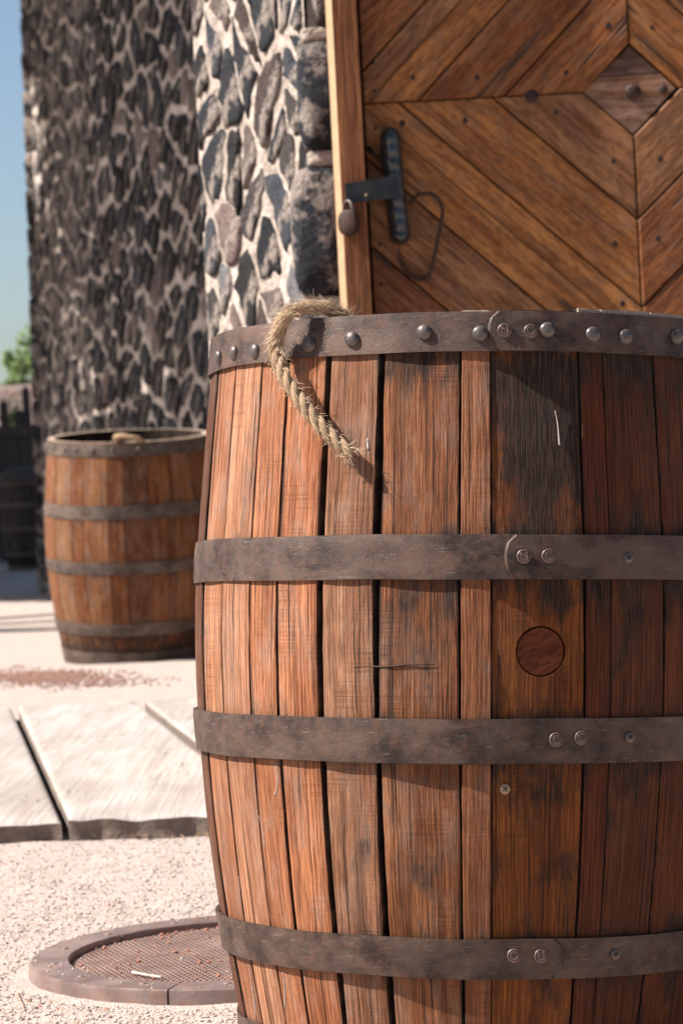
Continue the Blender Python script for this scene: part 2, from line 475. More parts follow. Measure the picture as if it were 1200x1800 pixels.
# foliage and others
def leaf_mat(name, c, c2):
    t = NT(name)
    oi = t.N('ShaderNodeNewGeometry')
    n = t.noise(t.N('ShaderNodeTexCoord').outputs['Object'], 2.0, 3)
    c_ = t.mix(t.ramp(n, 0.35, 0.65), c, c2)
    t.out(c_, 0.6, None, 0, 0.3)
    tr = t.N('ShaderNodeBsdfTranslucent'); t.L(c_, tr.inputs[0])
    ms = t.N('ShaderNodeMixShader'); ms.inputs[0].default_value = 0.4
    o = t.n['Material Output']
    t.L(t.b.outputs[0], ms.inputs[1]); t.L(tr.outputs[0], ms.inputs[2]); t.L(ms.outputs[0], o.inputs['Surface'])
    return t.m
M['leaf'] = leaf_mat('tree_leaf', (0.15, 0.22, 0.08), (0.22, 0.30, 0.12))
M['leaf_dark'] = leaf_mat('added_shade_tree_leaf', (0.04, 0.08, 0.02), (0.07, 0.12, 0.03))
M['bark'] = simple_mat('bark', (0.10, 0.07, 0.05), 0.9, sc=12, bumpd=0.02)
M['picket'] = simple_mat('weathered_picket', (0.075, 0.06, 0.055), 0.85, sc=9, usecol=False)
M['adobe'] = simple_mat('pink_adobe', (0.55, 0.42, 0.38), 0.9, sc=2, var=0.15)
M['hill'] = simple_mat('far_hill', (0.20, 0.20, 0.20), 0.95, sc=0.05, var=0.25)
M['twig'] = simple_mat('dry_twig', (0.5, 0.33, 0.2), 0.85, sc=60)
M['litter'] = simple_mat('dry_litter', (0.2, 0.1, 0.05), 0.9, sc=60, usecol=True)

# ------------------------------------------------------------------ ground
def axis(lo, hi, step, far_lo, far_hi):
    a = []
    x = lo; s = step
    left = []
    while x > far_lo:
        s *= 1.35; x -= s; left.append(x)
    a = left[::-1]
    n = int((hi-lo)/step)
    a += [lo+i*step for i in range(n+1)]
    x = a[-1]; s = step
    while x < far_hi:
        s *= 1.35; x += s; a.append(x)
    return a
def ground_h(x, y):
    k = max(0.0, min(1.0, 1-(y-9)/8.0))
    return (0.007*nz(x*2.1, y*2.1) + 0.0035*nz(x*9, y*9, 3) + 0.0016*nz(x*26, y*26, 5))*k
xs = axis(-1.3, 1.3, 0.03, -900, 900)
ys = axis(2.4, 8.5, 0.03, -30, 1500)
vs = [(x, y, ground_h(x, y)) for y in ys for x in xs]
nx = len(xs)
fs = [(j*nx+i, j*nx+i+1, (j+1)*nx+i+1, (j+1)*nx+i) for j in range(len(ys)-1) for i in range(nx-1)]
gr = mesh('gravel_ground', vs, fs, M['gravel'], smooth=True)
tag(gr, kind='structure')

# rock shapes
def rock_template(seed, n=1):
    bm = bmesh.new()
    bmesh.ops.create_icosphere(bm, subdivisions=n, radius=1.0)
    rr = random.Random(seed)
    sx, sy, sz = rr.uniform(.8, 1.2), rr.uniform(.6, 1.0), rr.uniform(.45, .75)
    vs = []
    for v in bm.verts:
        k = 1+0.35*nz(v.co.x*1.3+seed*7.7, v.co.y*1.3, v.co.z*1.3)
        vs.append(Vector((v.co.x*sx*k, v.co.y*sy*k, v.co.z*sz*k)))
    fs = [tuple(v.index for v in f.verts) for f in bm.faces]
    bm.free()
    return vs, fs
ROCKS = [rock_template(s) for s in range(6)]
def scatter(name, mat, places, color, parent=None, **k):
    V = []; F = []
    for (x, y, z, s) in places:
        vs_, fs_ = ROCKS[R.randrange(6)]
        a = R.uniform(0, 2*pi); ca, sa = cos(a), sin(a); b = len(V)
        V.extend([(x+(p.x*ca-p.y*sa)*s, y+(p.x*sa+p.y*ca)*s, z+p.z*s) for p in vs_])
        F.extend([tuple(i+b for i in f) for f in fs_])
    o = mesh(name, V, F, mat, parent, color=color)
    return tag(o, **k)
def near_pts(n, smin, smax, far=False, patch=0.0):
    out = []
    while len(out) < n:
        u = R.uniform(-20, 460)
        v = R.uniform(1460, 1830) if not far else R.uniform(1150, 1240)
        p = G(u, v)
        if (p-GC).length < 0.325: continue
        if patch and nz(p.x*5, p.y*5, 9) < patch*R.random(): continue
        s = R.uniform(smin, smax)**1.0
        if R.random() < .7: s *= 0.6
        out.append((p.x, p.y, ground_h(p.x, p.y)+s*0.2, s))
    return out
GC = G(421, 1666, 0.021)           # centre of the round grate
tag(scatter('loose_gravel', M['pebble'], near_pts(5200, .0018, .0042), (0.48, 0.39, 0.33)), kind='stuff', label='pale loose gravel scattered on the ground around the grate', cat='gravel')
tag(scatter('dark_gravel', M['pebble'], near_pts(800, .0015, .0042), (0.22, 0.17, 0.15)), kind='stuff', label='darker grey grit among the pale gravel around the grate', cat='gravel')
tag(scatter('reddish_gravel', M['pebble'], near_pts(260, .0015, .0035), (0.42, 0.17, 0.10)), kind='stuff', label='sparse reddish brown chips among the pale gravel', cat='gravel')
pl = []
while len(pl) < 1900:
    u = R.gauss(80, 75); v = 1192 + R.gauss(0, 7) + (80-u)*-0.02
    if u < -60 or u > 345: continue
    p = G(u, v); pl.append((p.x, p.y, ground_h(p.x, p.y)+.002, R.uniform(.003, .008)))
tag(scatter('red_gravel_strip', M['pebble'], pl, (0.28, 0.15, 0.11)), kind='stuff', label='strip of red brown gravel on the ground in front of the far barrel', cat='gravel')

# ------------------------------------------------------------------ walkway slabs
walk = MB()
yb = G(200, 1231, 0.047).y; yf = G(200, 1424, 0.047).y
walk.box(-6, 4, yf+0.04, yb-0.04, -0.04, 0.006)
wk = walk.build('walkway', M['dark'])
tag(wk, kind='structure')
def slab(pf0, pf1, pb0, pb1, zt, seed, chip=0.006):
    """front-left, front-right, back-left, back-right"""
    nu, nv = 44, 40
    z0 = 0.0
    V = []; F = []
    def pt(a, b):
        p = (pf0*(1-a)+pf1*a)*(1-b)+(pb0*(1-a)+pb1*a)*b
        return p
    def top(a, b):
        p = pt(a, b)
        ea = min(a, 1-a)*(pf1-pf0).length; eb = b*(pb0-pf0).length
        ed = min(ea, eb)
        drop = 0.006*max(0, 1-ed/0.012)**2
        if eb < 0.02: drop += chip*max(0, nz(p.x*13, seed, 1)*1.6+0.25)*(1-eb/0.02)
        return Vector((p.x, p.y + (0.012*nz(p.x*17, seed, 5)*(1-min(1, eb/0.05))), zt+0.0014*nz(p.x*3, p.y*2, seed)+0.0006*nz(p.x*24, p.y*6, seed)-drop))
    def wa(i):                    # denser near the edges
        x = i/nu; return 0.5-0.5*cos(pi*x)*(1) if False else (x if 0 else (0.012*i if i < 2 else (1-0.012*(nu-i) if i > nu-2 else 0.024+(0.952)*(i-2)/(nu-4))))
    def wb(j):
        return 0.0025*j if j < 4 else 0.0075+(1-0.0075)*((j-3)/(nv-3))
    for j in range(nv+1):
        for i in range(nu+1):
            V.append(top(wa(i), wb(j)))
    for j in range(nv):
        for i in range(nu):
            q = j*(nu+1)+i; F.append((q, q+1, q+nu+2, q+nu+1))
    # skirt
    loop = [i for i in range(nu+1)] + [j*(nu+1)+nu for j in range(1, nv+1)] + [nv*(nu+1)+i for i in range(nu-1, -1, -1)] + [j*(nu+1) for j in range(nv-1, 0, -1)]
    layers = [loop]
    cen = (pf0+pf1+pb0+pb1)/4
    for L_ in range(1, 4):
        ring = []
        for q in loop:
            p = V[q]; zz = V[q].z*(1-L_/3)+(z0-0.02)*(L_/3)
            wob = 0.003*nz(p.x*30, p.y*30, zz*60+seed)
            ring.append(len(V)); V.append(Vector((p.x+wob, p.y+0.004+abs(wob)*(1 if L_ < 3 else 0), zz)))
        layers.append(ring)
    for a, b in zip(layers, layers[1:]):
        for k in range(len(loop)):
            k2 = (k+1) % len(loop)
            F.append((a[k2], a[k], b[k], b[k2]))
    F.append(tuple(layers[-1]))
    o = mesh('plank', V, F, M['slab'], wk)
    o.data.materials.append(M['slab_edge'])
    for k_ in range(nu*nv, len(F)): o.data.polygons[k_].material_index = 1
    recalc(o); smooth_angle(o, 50)
    return o
zt = 0.047
# joints seen in the photo (front, back)
jl = [(108, 1441, 20, 1246), (486, 1422, 236, 1233)]
f0 = G(108, 1440, zt-.004); b0 = G(20, 1243, zt-.004); f0b = G(121, 1436, zt); b0b = G(32, 1241, zt)
f1 = G(478, 1424, zt); b1 = G(238, 1232, zt); f1b = G(500, 1423, zt); b1b = G(254, 1231, zt)
stepv = Vector((f1.x-f0b.x, 0, 0)); stepb = Vector((b1.x-b0b.x, 0, 0))
slab(f0b, f1, b0b, b1, zt, 1, 0.012)
slab(f1b, f1b+stepv, b1b, b1b+stepb, zt, 2)
slab(f0-stepv*1.02, f0, b0-stepb*1.02, b0, zt-.006, 3, 0.004)
for k in range(1, 6):
    slab(f1b+stepv*(k+.03*k), f1b+stepv*(k+1+.02*k), b1b+stepb*(k+.03*k), b1b+stepb*(k+1+.02*k), zt-.001*k, 10+k)
slab(f0-stepv*2.1, f0-stepv*1.06, b0-stepb*2.1, b0-stepb*1.06, zt-.004, 20)

# ------------------------------------------------------------------ barrel builder
PROF = [(0, .286), (.04, .292), (.093, .303), (.16, .316), (.25, .329), (.347, .339), (.404, .3435), (.48, .3465), (.56, .346), (.61, .343), (.70, .3365), (.78, .330), (.85, .3245), (.90, .320)]
def prof(z, s=1.0):
    z = z/s
    for (a, ra), (b, rb) in zip(PROF, PROF[1:]):
        if z <= b:
            t_ = max(0, (z-a)/(b-a)); return (ra+(rb-ra)*t_)*s
    return PROF[-1][1]*s
def profs(z, s=1.0):               # smoothed
    return (prof(max(0, z-.03*s), s)+prof(z, s)*2+prof(min(.9*s, z+.03*s), s))/4

def stave_mesh(a0, a1, gap, zt, dr, s, nu=9, nv=54, flat=0.55, thick=0.026, stain_shade_f=None, seed=0, rough_e=0.0007):
    am = (a0+a1)/2; hf = (a1-a0)/2
    ts = [-1, -.975, -.93, -.7, -.35, 0, .35, .7, .93, .975, 1]
    zs = [0.002*s + (zt-0.002*s)*(j/(nv-1)) for j in range(nv)]
    V = []; UV = []; AT = []
    wmid = 0.34*hf*s
    for j, z in enumerate(zs):
        r = profs(z, s)+dr
        gL = gap[0]/2/r*(1+0.45*nz(z*4, gap[0]*900, 2)); gR = gap[1]/2/r*(1+0.45*nz(z*4, gap[1]*900, 2))
        e0 = rough_e*nz(z*38, seed*3.1, .5)/r + 0.5*rough_e*nz(z*120, seed*3.1, 4)/r
        e1 = rough_e*nz(z*38, seed*5.7, 1.5)/r + 0.5*rough_e*nz(z*120, seed*5.7, 6)/r
        h0 = a0+gL+e0; h1 = a1-gR+e1
        for t_ in ts:
            a = (h0+h1)/2+(h1-h0)/2*t_
            rf = r*cos(hf)/cos(abs(t_)*hf)
            rr = r*(1-flat)+rf*flat + (r-r*cos(hf))*flat*0.5
            if abs(t_) > .99: rr -= 0.0020
            elif abs(t_) > .96: rr -= 0.0006
            rr += 0.0005*nz(z*9, seed, t_*2)
            if j == nv-1 or j == 0: rr -= 0.001
            V.append(Vector((rr*sin(a), -rr*cos(a), z + (0.0012*nz(t_*3, seed) if j == nv-1 else 0))))
            UV.append((t_*wmid, z))
            AT.append((stain_shade_f(a, z) if stain_shade_f else 0.0)+(1.1 if abs(t_) > .99 else (.12 if abs(t_) > .96 else 0)))  # edge columns darkened for dirt and deep seam shade
    no = len(ts)
    base_in = len(V)
    for j, z in enumerate(zs):
        r = profs(z, s)+dr-thick*s
        h0 = a0+gap[0]/2/r; h1 = a1-gap[1]/2/r
        for t_ in (-1, 0, 1):
            a = (h0+h1)/2+(h1-h0)/2*t_
            V.append(Vector((r*sin(a), -r*cos(a), z))); UV.append((t_*wmid, z)); AT.append(1.6)
    F = []
    for j in range(nv-1):
        for i in range(no-1):
            F.append((j*no+i, j*no+i+1, (j+1)*no+i+1, (j+1)*no+i))
        for i in range(2):
            q = base_in+j*3+i; F.append((q+1, q, q+3, q+4))
        q = base_in+j*3
        F.append((q, j*no, (j+1)*no, q+3))
        F.append((j*no+no-1, q+2, q+5, (j+1)*no+no-1))
    for j, flip in ((0, False), (nv-1, True)):
        q = base_in+j*3
        loop = [j*no+i for i in range(no)] + [q+2, q+1, q]
        F.append(tuple(loop if flip else loop[::-1]))
    return V, F, UV, AT

def hoop_ring(z0, z1, off, s, a0=None, a1=None, thick=0.0022, n=120, seed=0, taper=None, endr=True):
    """band between z0 and z1; closed ring, or an arc a0..a1 with rounded ends"""
    closed = a0 is None
    if closed: a0, a1 = 0, 2*pi; cnt = n
    else: cnt = max(6, int(n*(a1-a0)/(2*pi)))+1
    rows = 6
    V = []; UV = []
    zc = (z0+z1)/2
    # straight cone through the two edges
    r0 = profs(z0, s)+off; r1 = profs(z1, s)+off
    rm = profs(zc, s)+off
    for layer in (0, 1):
        for i in range(cnt):
            a = a0+(a1-a0)*(i/cnt if closed else i/(cnt-1))
            wav = 0.0012*s*nz(sin(a)*2.2, cos(a)*2.2, seed+3)
            for j in range(rows+1):
                t_ = j/rows
                z = z0+(z1-z0)*t_
                r = (r0+(r1-r0)*t_)*0.6 + (r0*(1-t_)**2+2*rm*t_*(1-t_)+r1*t_*t_)*0.4 + wav + 0.0009*nz(sin(a)*6, cos(a)*6, seed+t_*1.7)
                zz = z + 0.0012*s*nz(sin(a)*3, cos(a)*3, seed+20)
                aa = a
                if not closed and endr:    # rounded end
                    q = abs(2*t_-1); pull = (0.30*(z1-z0)/r)*(1-sqrt(max(0, 1-q*q*0.98)))
                    if i == 0: aa += pull
                    if i == cnt-1: aa -= pull
                if layer and not closed:
                    if i == 0: aa -= .0075
                    if i == cnt-1: aa += .0075
                if layer: r -= thick
                elif j in (0, rows): r -= thick*0.25
                V.append(Vector((r*sin(aa), -r*cos(aa), zz))); UV.append((a*r, z))
    F = []
    m = rows+1; B = cnt*m
    rng = cnt if closed else cnt-1
    for i in range(rng):
        i2 = (i+1) % cnt
        for j in range(rows):
            F.append((i*m+j, i2*m+j, i2*m+j+1, i*m+j+1))
            F.append((B+i2*m+j, B+i*m+j, B+i*m+j+1, B+i2*m+j+1))
        F.append((i2*m, i*m, B+i*m, B+i2*m))
        F.append((i*m+rows, i2*m+rows, B+i2*m+rows, B+i*m+rows))
    if not closed:
        for i, fl in ((0, 0), (cnt-1, 1)):
            for j in range(rows):
                f = (i*m+j, i*m+j+1, B+i*m+j+1, B+i*m+j)
                F.append(f if not fl else f[::-1])
    return V, F, UV

def local_frame(a, z, r, tilt=0.0):
    n = Vector((sin(a), -cos(a), 0)); up = Vector((0, 0, 1)); tx = up.cross(n)
    m = Matrix((tx, up, n)).transposed().to_4x4()
    m.translation = n*r+Vector((0, 0, z))
    return m

# shared small meshes
def lathe_mesh(name, prof_, mat, n=24):
    b = MB(); b.lathe(prof_, n); m = bpy.data.meshes.new(name)
    m.from_pydata([tuple(v) for v in b.v], [], b.f)
    ul = m.uv_layers.new(name='UVMap')
    for l in m.loops: ul.data[l.index].uv = b.uv[l.vertex_index]
    m.materials.append(mat)
    bm = bmesh.new(); bm.from_mesh(m); bmesh.ops.remove_doubles(bm, verts=bm.verts, dist=1e-7)
    bmesh.ops.recalc_face_normals(bm, faces=bm.faces)
    for f in bm.faces: f.smooth = True
    for e in bm.edges:
        if len(e.link_faces) == 2 and e.calc_face_angle(0) > radians(40): e.smooth = False
    bm.to_mesh(m); bm.free()
    return m
def dome_prof(r, h, n=7):
    return [(r, 0)]+[(r*cos(pi/2*k/n), h*0.12+h*0.88*sin(pi/2*k/n)) for k in range(0, n)]+[(0, h)]
m_dome = lathe_mesh('dome_bolt', dome_prof(.0087, .0062), M['bolt'])
m_rivet = lathe_mesh('rivet', [(.0078, 0), (.0078, .0016), (.0070, .0024), (.0064, .0024), (.0061, .0016), (0, .0017)], M['rivet'], 28)
m_screw = lathe_mesh('screw', [(.0058, 0), (.0056, .0008), (.0040, .0014), (0, .0016)], M['bolt'], 20)
def place(m, name, mat4, parent, scale=1.0, spin=0.0):
    o = bpy.data.objects.new(name, m); link(o, parent)
    o.matrix_basis = mat4 @ Matrix.Rotation(spin, 4, 'Z') @ Matrix.Scale(scale, 4)
    return o
def cross_mesh():
    b = MB()
    b.box(-.0032, .0032, -.0006, .0006, .0011, .00175); b.box(-.0006, .0006, -.0032, .0032, .00112, .00178)
    o = b.build('cross_slot', M['dark']); m = o.data; bpy.data.objects.remove(o); return m
m_cross = cross_mesh()
letters = {}
def letter_mesh(ch):
    if ch in letters: return letters[ch]
    cu = bpy.data.curves.new('letter', 'FONT'); cu.body = ch; cu.size = 0.0125; cu.extrude = 0.0012; cu.bevel_depth = 0.00025
    cu.align_x = 'CENTER'; cu.align_y = 'CENTER'
    o = bpy.data.objects.new('letter', cu); COL.objects.link(o)
    bpy.context.view_layer.update()
    m = bpy.data.meshes.new_from_object(o.evaluated_get(bpy.context.evaluated_depsgraph_get()))
    m.materials.clear(); m.materials.append(M['rivet'])
    bpy.data.objects.remove(o)
    letters[ch] = m
    return m

# ------------------------------------------------------------------ near barrel
def barrel_matrix(x, y, lean_away, lean_right, z=0.0):
    return Matrix.Translation((x, y, z)) @ Matrix.Rotation(-lean_away, 4, 'X') @ Matrix.Rotation(lean_right, 4, 'Y')
D1 = 3.2
X1 = P(856, 1100, D1).x
BM1 = barrel_matrix(X1 - 0.030, D1 - 0.015, radians(3.0), radians(2.9), -0.004)
BI1 = BM1.inverted()
def hit(u, v, off=0.0, BI=BI1, s=1.0):
    o = BI @ Vector((0, 0, H_CAM)); d = (BI.to_3x3() @ ray(u, v))
    t_ = 2.4
    best = None
    for _ in range(900):
        p = o+d*t_
        if sqrt(p.x*p.x+p.y*p.y) <= profs(max(0, p.z), s)+off: best = p; break
        t_ += 0.002
    if best is None: return None
    return atan2(best.x, -best.y), best.z

b1 = empty('wooden_barrel', label='large near oak barrel with frayed rope over its riveted rim', cat='barrel', group='old oak barrels standing in the yard')
b1.matrix_world = BM1
seam_px = [391, 440, 487, 562, 661, 808, 863, 1028, 1072, 1167]
seams = [hit(u, 1110)[0] for u in seam_px]
seams.append(seams[-1]+radians(17)); 
left_edge = [seams[0]-radians(25), seams[0]-radians(11.5)]
rest0 = seams[-1]; rest1 = left_edge[0]+2*pi
nrest = 15
ang = left_edge+seams
cuts = [rest0+(rest1-rest0)*(k/nrest) + (R.uniform(-.03, .03) if 0 < k < nrest else 0) for k in range(nrest+1)]
ang = ang+cuts[1:]
OAKS = [(0.11, 0.044, 0.022, .5), (0.31, 0.138, 0.072), (0.32, 0.155, 0.090), (0.33, 0.140, 0.070), (0.34, 0.140, 0.068), (0.27, 0.135, 0.078), (0.21, 0.084, 0.036, .8),
        (0.255, 0.105, 0.048, .9), (0.20, 0.064, 0.013, .12), (0.115, 0.030, 0.010, .1), (0.105, 0.033, 0.012, .15), (0.120, 0.033, 0.010, .15)]  # right-hand staves: dark red oak, deepened to paint in their shaded side
SEAMG = [.003, .008, .0050, .0004, .0050, .0060, .0068, .0020, .0005, .0022, .0005, .0014, .001]
DRS = [.0012, 0, .0010, 0, .0008, 0, -.0010, .0016, -.0010, 0, -.0005, 0]
HZ = [(.805, .849), (.556, .605), (.356, .405), (.1205, .165), (-.002, .044)]
BLOBS = {  # stave index: (angle px u, v px, radius u, radius v, strength)
    6: [(740, 640, 90, 45, .9), (770, 1090, 60, 70, .75), (690, 1060, 40, 30, .5), (750, 1540, 60, 50, .55), (760, 1380, 40, 30, .45), (720, 900, 80, 30, .3), (790, 1200, 30, 60, .4)],
    7: [(840, 1080, 40, 40, .3), (840, 930, 40, 20, .5), (850, 640, 40, 30, .5)],
    8: [(950, 690, 110, 90, 1.1), (990, 820, 70, 130, .9), (900, 880, 50, 90, .55), (950, 1050, 110, 40, .6), (880, 1150, 25, 90, .4), (960, 1390, 80, 40, .5), (990, 1560, 40, 60, .4), (950, 1740, 60, 30, .35), (835, 1450, 25, 150, .5)],
    9: [(1050, 660, 50, 50, .6), (1050, 1040, 50, 30, .35)],
    10: [(1120, 650, 70, 60, .75), (1140, 930, 80, 40, .5), (1120, 1080, 50, 90, .45), (1110, 1380, 60, 60, .5)],
    11: [(1180, 1060, 50, 80, .6), (1190, 650, 40, 60, .6), (1190, 1700, 60, 60, .5)],
    5: [(630, 660, 50, 40, .28), (640, 1500, 25, 60, .4), (640, 1120, 20, 40, .25)],
    2: [(430, 820, 12, 180, .35)], 3: [(470, 650, 20, 40, .3)],
}
def make_stain_shade(i):
    bl = []
    for (u, v, ru, rv, k) in BLOBS.get(i, []):
        h_ = hit(u, v)
        if h_: bl.append((h_[0], h_[1], ru*0.00061/.34, rv*0.00061, k))
    deep = 0.55 if i in (6, 8, 9, 10, 11) else 0.34
    def f(a, z):
        s_ = 0.0
        for z0, z1 in HZ:
            dz = (z0-z) if z < z0 else (z-z1 if z > z1 else 0)
            s_ = max(s_, deep*math.exp(-dz/0.013)*(0.8+1.0*nz(a*9, z*20, i)))
        s_ += 0.16*(1 if i in (8, 9, 10, 11) else 0)  # right-hand staves get extra darkness, shade added to the stain
        for (ba, bz, ra, rz, k) in bl:
            q = ((a-ba)/ra)**2+((z-bz)/rz)**2
            if q < 6: s_ += k*math.exp(-q*0.8)
        s_ += 0.15*nz(a*14, z*7, i*3)
        return max(-.2, s_)
    return f
staves1 = []
for i in range(len(ang)-1):
    gap = (SEAMG[i] if i < len(SEAMG) else .0012, SEAMG[i+1] if i+1 < len(SEAMG) else .0012)
    dr = DRS[i] if i < len(DRS) else R.uniform(-.001, .001)
    zt = 0.848
    if 7 <= i <= 12: zt = 0.8505+[0, .001, .0035, .004, .0035, .002][i-7]
    col = OAKS[i] if i < len(OAKS) else (R.uniform(.16, .3), 0, 0)
    if i >= len(OAKS): col = (col[0], col[0]*.42, col[0]*.2)
    # each stave borrows half of the gap on either side
    V, F, UV, AT = stave_mesh(ang[i], ang[i+1], gap, zt, dr, 1.0, stain_shade_f=make_stain_shade(i) if i < 13 else (lambda a, z: .3), seed=i*1.37)
    if i == 8:
        bu = hit(950, 1145)
    o = mesh('stave', V, F, M['stave'], b1, True, UV, AT, col)
    o.data.materials.append(M['stave_end']); o.data.polygons[len(F)-1].material_index = 1
    for q_ in range(10): o.data.polygons[(54-2)*14+q_].material_index = 1  # outer rim row pale too: worn edge with its sunlight painted in
    recalc(o); smooth_angle(o, 32)
    staves1.append(o)
# bung hole cut through its stave
hb = hit(950, 1145)
bm_ = MB(); bm_.lathe([(.0275, -.05), (.0275, .05)], 48)
cut = bm_.build('cutter', None); cut.matrix_world = BM1 @ local_frame(hb[0], hb[1], profs(hb[1])-.01)
bpy.context.view_layer.update()
so8 = staves1[8]
md = so8.modifiers.new('hole', 'BOOLEAN'); md.object = cut; md.operation = 'DIFFERENCE'; md.solver = 'EXACT'
bpy.context.view_layer.update()
nm = bpy.data.meshes.new_from_object(so8.evaluated_get(bpy.context.evaluated_depsgraph_get()))
so8.modifiers.clear()
if len(nm.polygons) > 100:
    nm.materials.clear(); nm.materials.append(M['stave']); nm.materials.append(M['stave_end'])
    so8.data = nm; nm.name = 'stave'; smooth_angle(so8, 32)
bpy.data.objects.remove(cut)
pb = MB(); pb.lathe([(.0262, -.02), (.0262, -.0012), (.0252, -.0002), (.012, .0002), (0, .0002)], 48)
plug = pb.build('bung', M['bung'], b1, color=(0.125, 0.034, 0.013, .3)); smooth_angle(plug, 40)
plug.matrix_basis = local_frame(hb[0], hb[1], profs(hb[1])-.0035) @ Matrix.Rotation(radians(-62), 4, 'Z')

HOFF = 0.0062
hoops1 = []
for k, (z0, z1) in enumerate(HZ):
    V, F, UV = hoop_ring(z0, z1, HOFF-0.0012+0.0008*(k == 0), 1.0, seed=k*5.1, n=150)
    o = mesh('hoop', V, F, M['hoop'], b1, True, UV)
    recalc(o); smooth_angle(o, 40); hoops1.append(o)
# lapped hoop ends
LAPS = [(0, 860, 583, 1260, 583, 'L'), (1, 889, 978, 1230, 978, 'L'), (2, 700, 1300, 1051, 1297, 'R'), (3, 700, 1680, 985, 1680, 'R')]
for k, u0, v0, u1, v1, side in LAPS:
    a0 = hit(u0, v0)[0] if side == 'L' else hit(u1, v1)[0]-radians(150)
    a1 = hit(u1, v1)[0] if side == 'R' else a0+radians(100)
    z0, z1 = HZ[k]
    V, F, UV = hoop_ring(z0+.0006, z1-.0004 if k else z1+.0002, HOFF+0.0012+0.0006*(k == 0), 1.0, a0, a1, n=200, seed=k*5.1)
    o = mesh('hoop_lap', V, F, M['hoop'], hoops1[k], True, UV); recalc(o); smooth_angle(o, 40)
def on_hoop(u, v, extra): 
    a, z = hit(u, v, HOFF+.002)
    return local_frame(a, z, profs(z)+HOFF+extra)
for u, v in ((383, 628), (410, 620), (447, 617), (543, 606), (618, 596), (745, 584), (843, 586)):
    place(m_dome, 'dome_bolt', on_hoop(u, v, -.0002), hoops1[0])
for u, v in ((961, 580), (1040, 588), (1097, 592), (1187, 592), (1262, 596), (1330, 600)):
    h_ = hit(u, v, HOFF+.002)
    if h_: place(m_dome, 'dome_bolt', local_frame(h_[0], h_[1], profs(h_[1])+HOFF+.0018), hoops1[0])
for k in range(8):
    a = radians(75+k*26); place(m_dome, 'dome_bolt', local_frame(a, .828, profs(.828)+HOFF), hoops1[0])
for k, u, v, ch in ((0, 886, 581, 'M'), (0, 932, 582, 'O'), (1, 920, 978, 'M'), (1, 963, 977, 'C'), (2, 976, 1300, 'C'), (2, 1020, 1297, 'O'), (3, 903, 1680, 'O'), (3, 950, 1680, 'U')):
    f = on_hoop(u, v, .0012+.0006*(k == 0))
    rv = place(m_rivet, 'rivet', f, hoops1[k])
for k, u, v, ch in ((0, 886, 581, 'M'), (0, 932, 582, 'O'), (1, 920, 978, 'M'), (1, 963, 977, 'C'), (2, 976, 1300, 'C'), (2, 1020, 1297, 'O'), (3, 903, 1680, 'O'), (3, 950, 1680, 'U')):
    f = on_hoop(u, v, .0012+.0006*(k == 0)+.0018)
    place(letter_mesh(ch), 'stamped_letter', f, hoops1[k])
for k, u, v in ((1, 1103, 980), (2, 1107, 1296), (3, 1080, 1677)):
    f = on_hoop(u, v, .0012); place(m_screw, 'screw', f, hoops1[k]); place(m_cross, 'screw_slot', f, hoops1[k], 1, .5*k)
a_, z_ = hit(887, 1387); f = local_frame(a_, z_, profs(z_)+.0005)
brass = simple_mat('brass', (0.35, 0.25, 0.15), 0.45, 0.6, sc=400)
sc_ = place(m_screw.copy(), 'screw', f, staves1[8]); sc_.data.materials.clear(); sc_.data.materials.append(brass); place(m_cross, 'screw_slot', f, staves1[8], 1, .7)
# dark crack across two staves, built as a thin sunken rod
nb = MB()
p0 = hit(622, 1173); p1 = hit(765, 1167)
pts = []
for k in range(7):
    t_ = k/6; a = p0[0]+(p1[0]-p0[0])*t_; z = p0[1]+(p1[1]-p0[1])*t_; r = profs(z)-.0002
    pts.append((r*sin(a), -r*cos(a), z+.0008*sin(k*1.9)))
nb.tube(pts, [.0003, .0007, .0010, .0011, .0009, .0006, .0003], 6)
nb.build('stave_crack', M['rust_iron'], b1, True)  # iron material reused only for the dark colour of the crack
# dried white drips on the staves
chalk = simple_mat('dried_white_drip', (0.42, 0.36, 0.32), 0.8, sc=300)
for (pts_, rd0) in (([(974, 722), (979, 745), (981, 765), (982, 783)], .0010), ([(646, 770), (648, 790)], .0018), ([(486, 1345), (489, 1375), (484, 1400)], .0009), ([(452, 1420), (462, 1455), (466, 1490)], .0007), ([(436, 1690), (443, 1730), (452, 1790)], .0009), ([(481, 1705), (484, 1740), (489, 1768)], .0010), ([(498, 1708), (502, 1735), (501, 1772)], .0010), ([(420, 1540), (423, 1570)], .0006)):
    q_ = []
    for u, v in pts_:
        a, z = hit(u, v); q_.append((profs(z)*sin(a), -profs(z)*cos(a), z))
    q_ = spline0(q_, 5)
    b = MB(); b.tube(q_, [rd0*(.45+.55*k/(len(q_)-1)) for k in range(len(q_))], 6)
    b.build('dried_drip', chalk, b1, True)
# floor of the barrel, dark inside
fb = MB(); fb.lathe([(.268, .035), (.268, .055), (0, .055)], 40); fb.build('barrel_head', M['barrel_in'], b1)

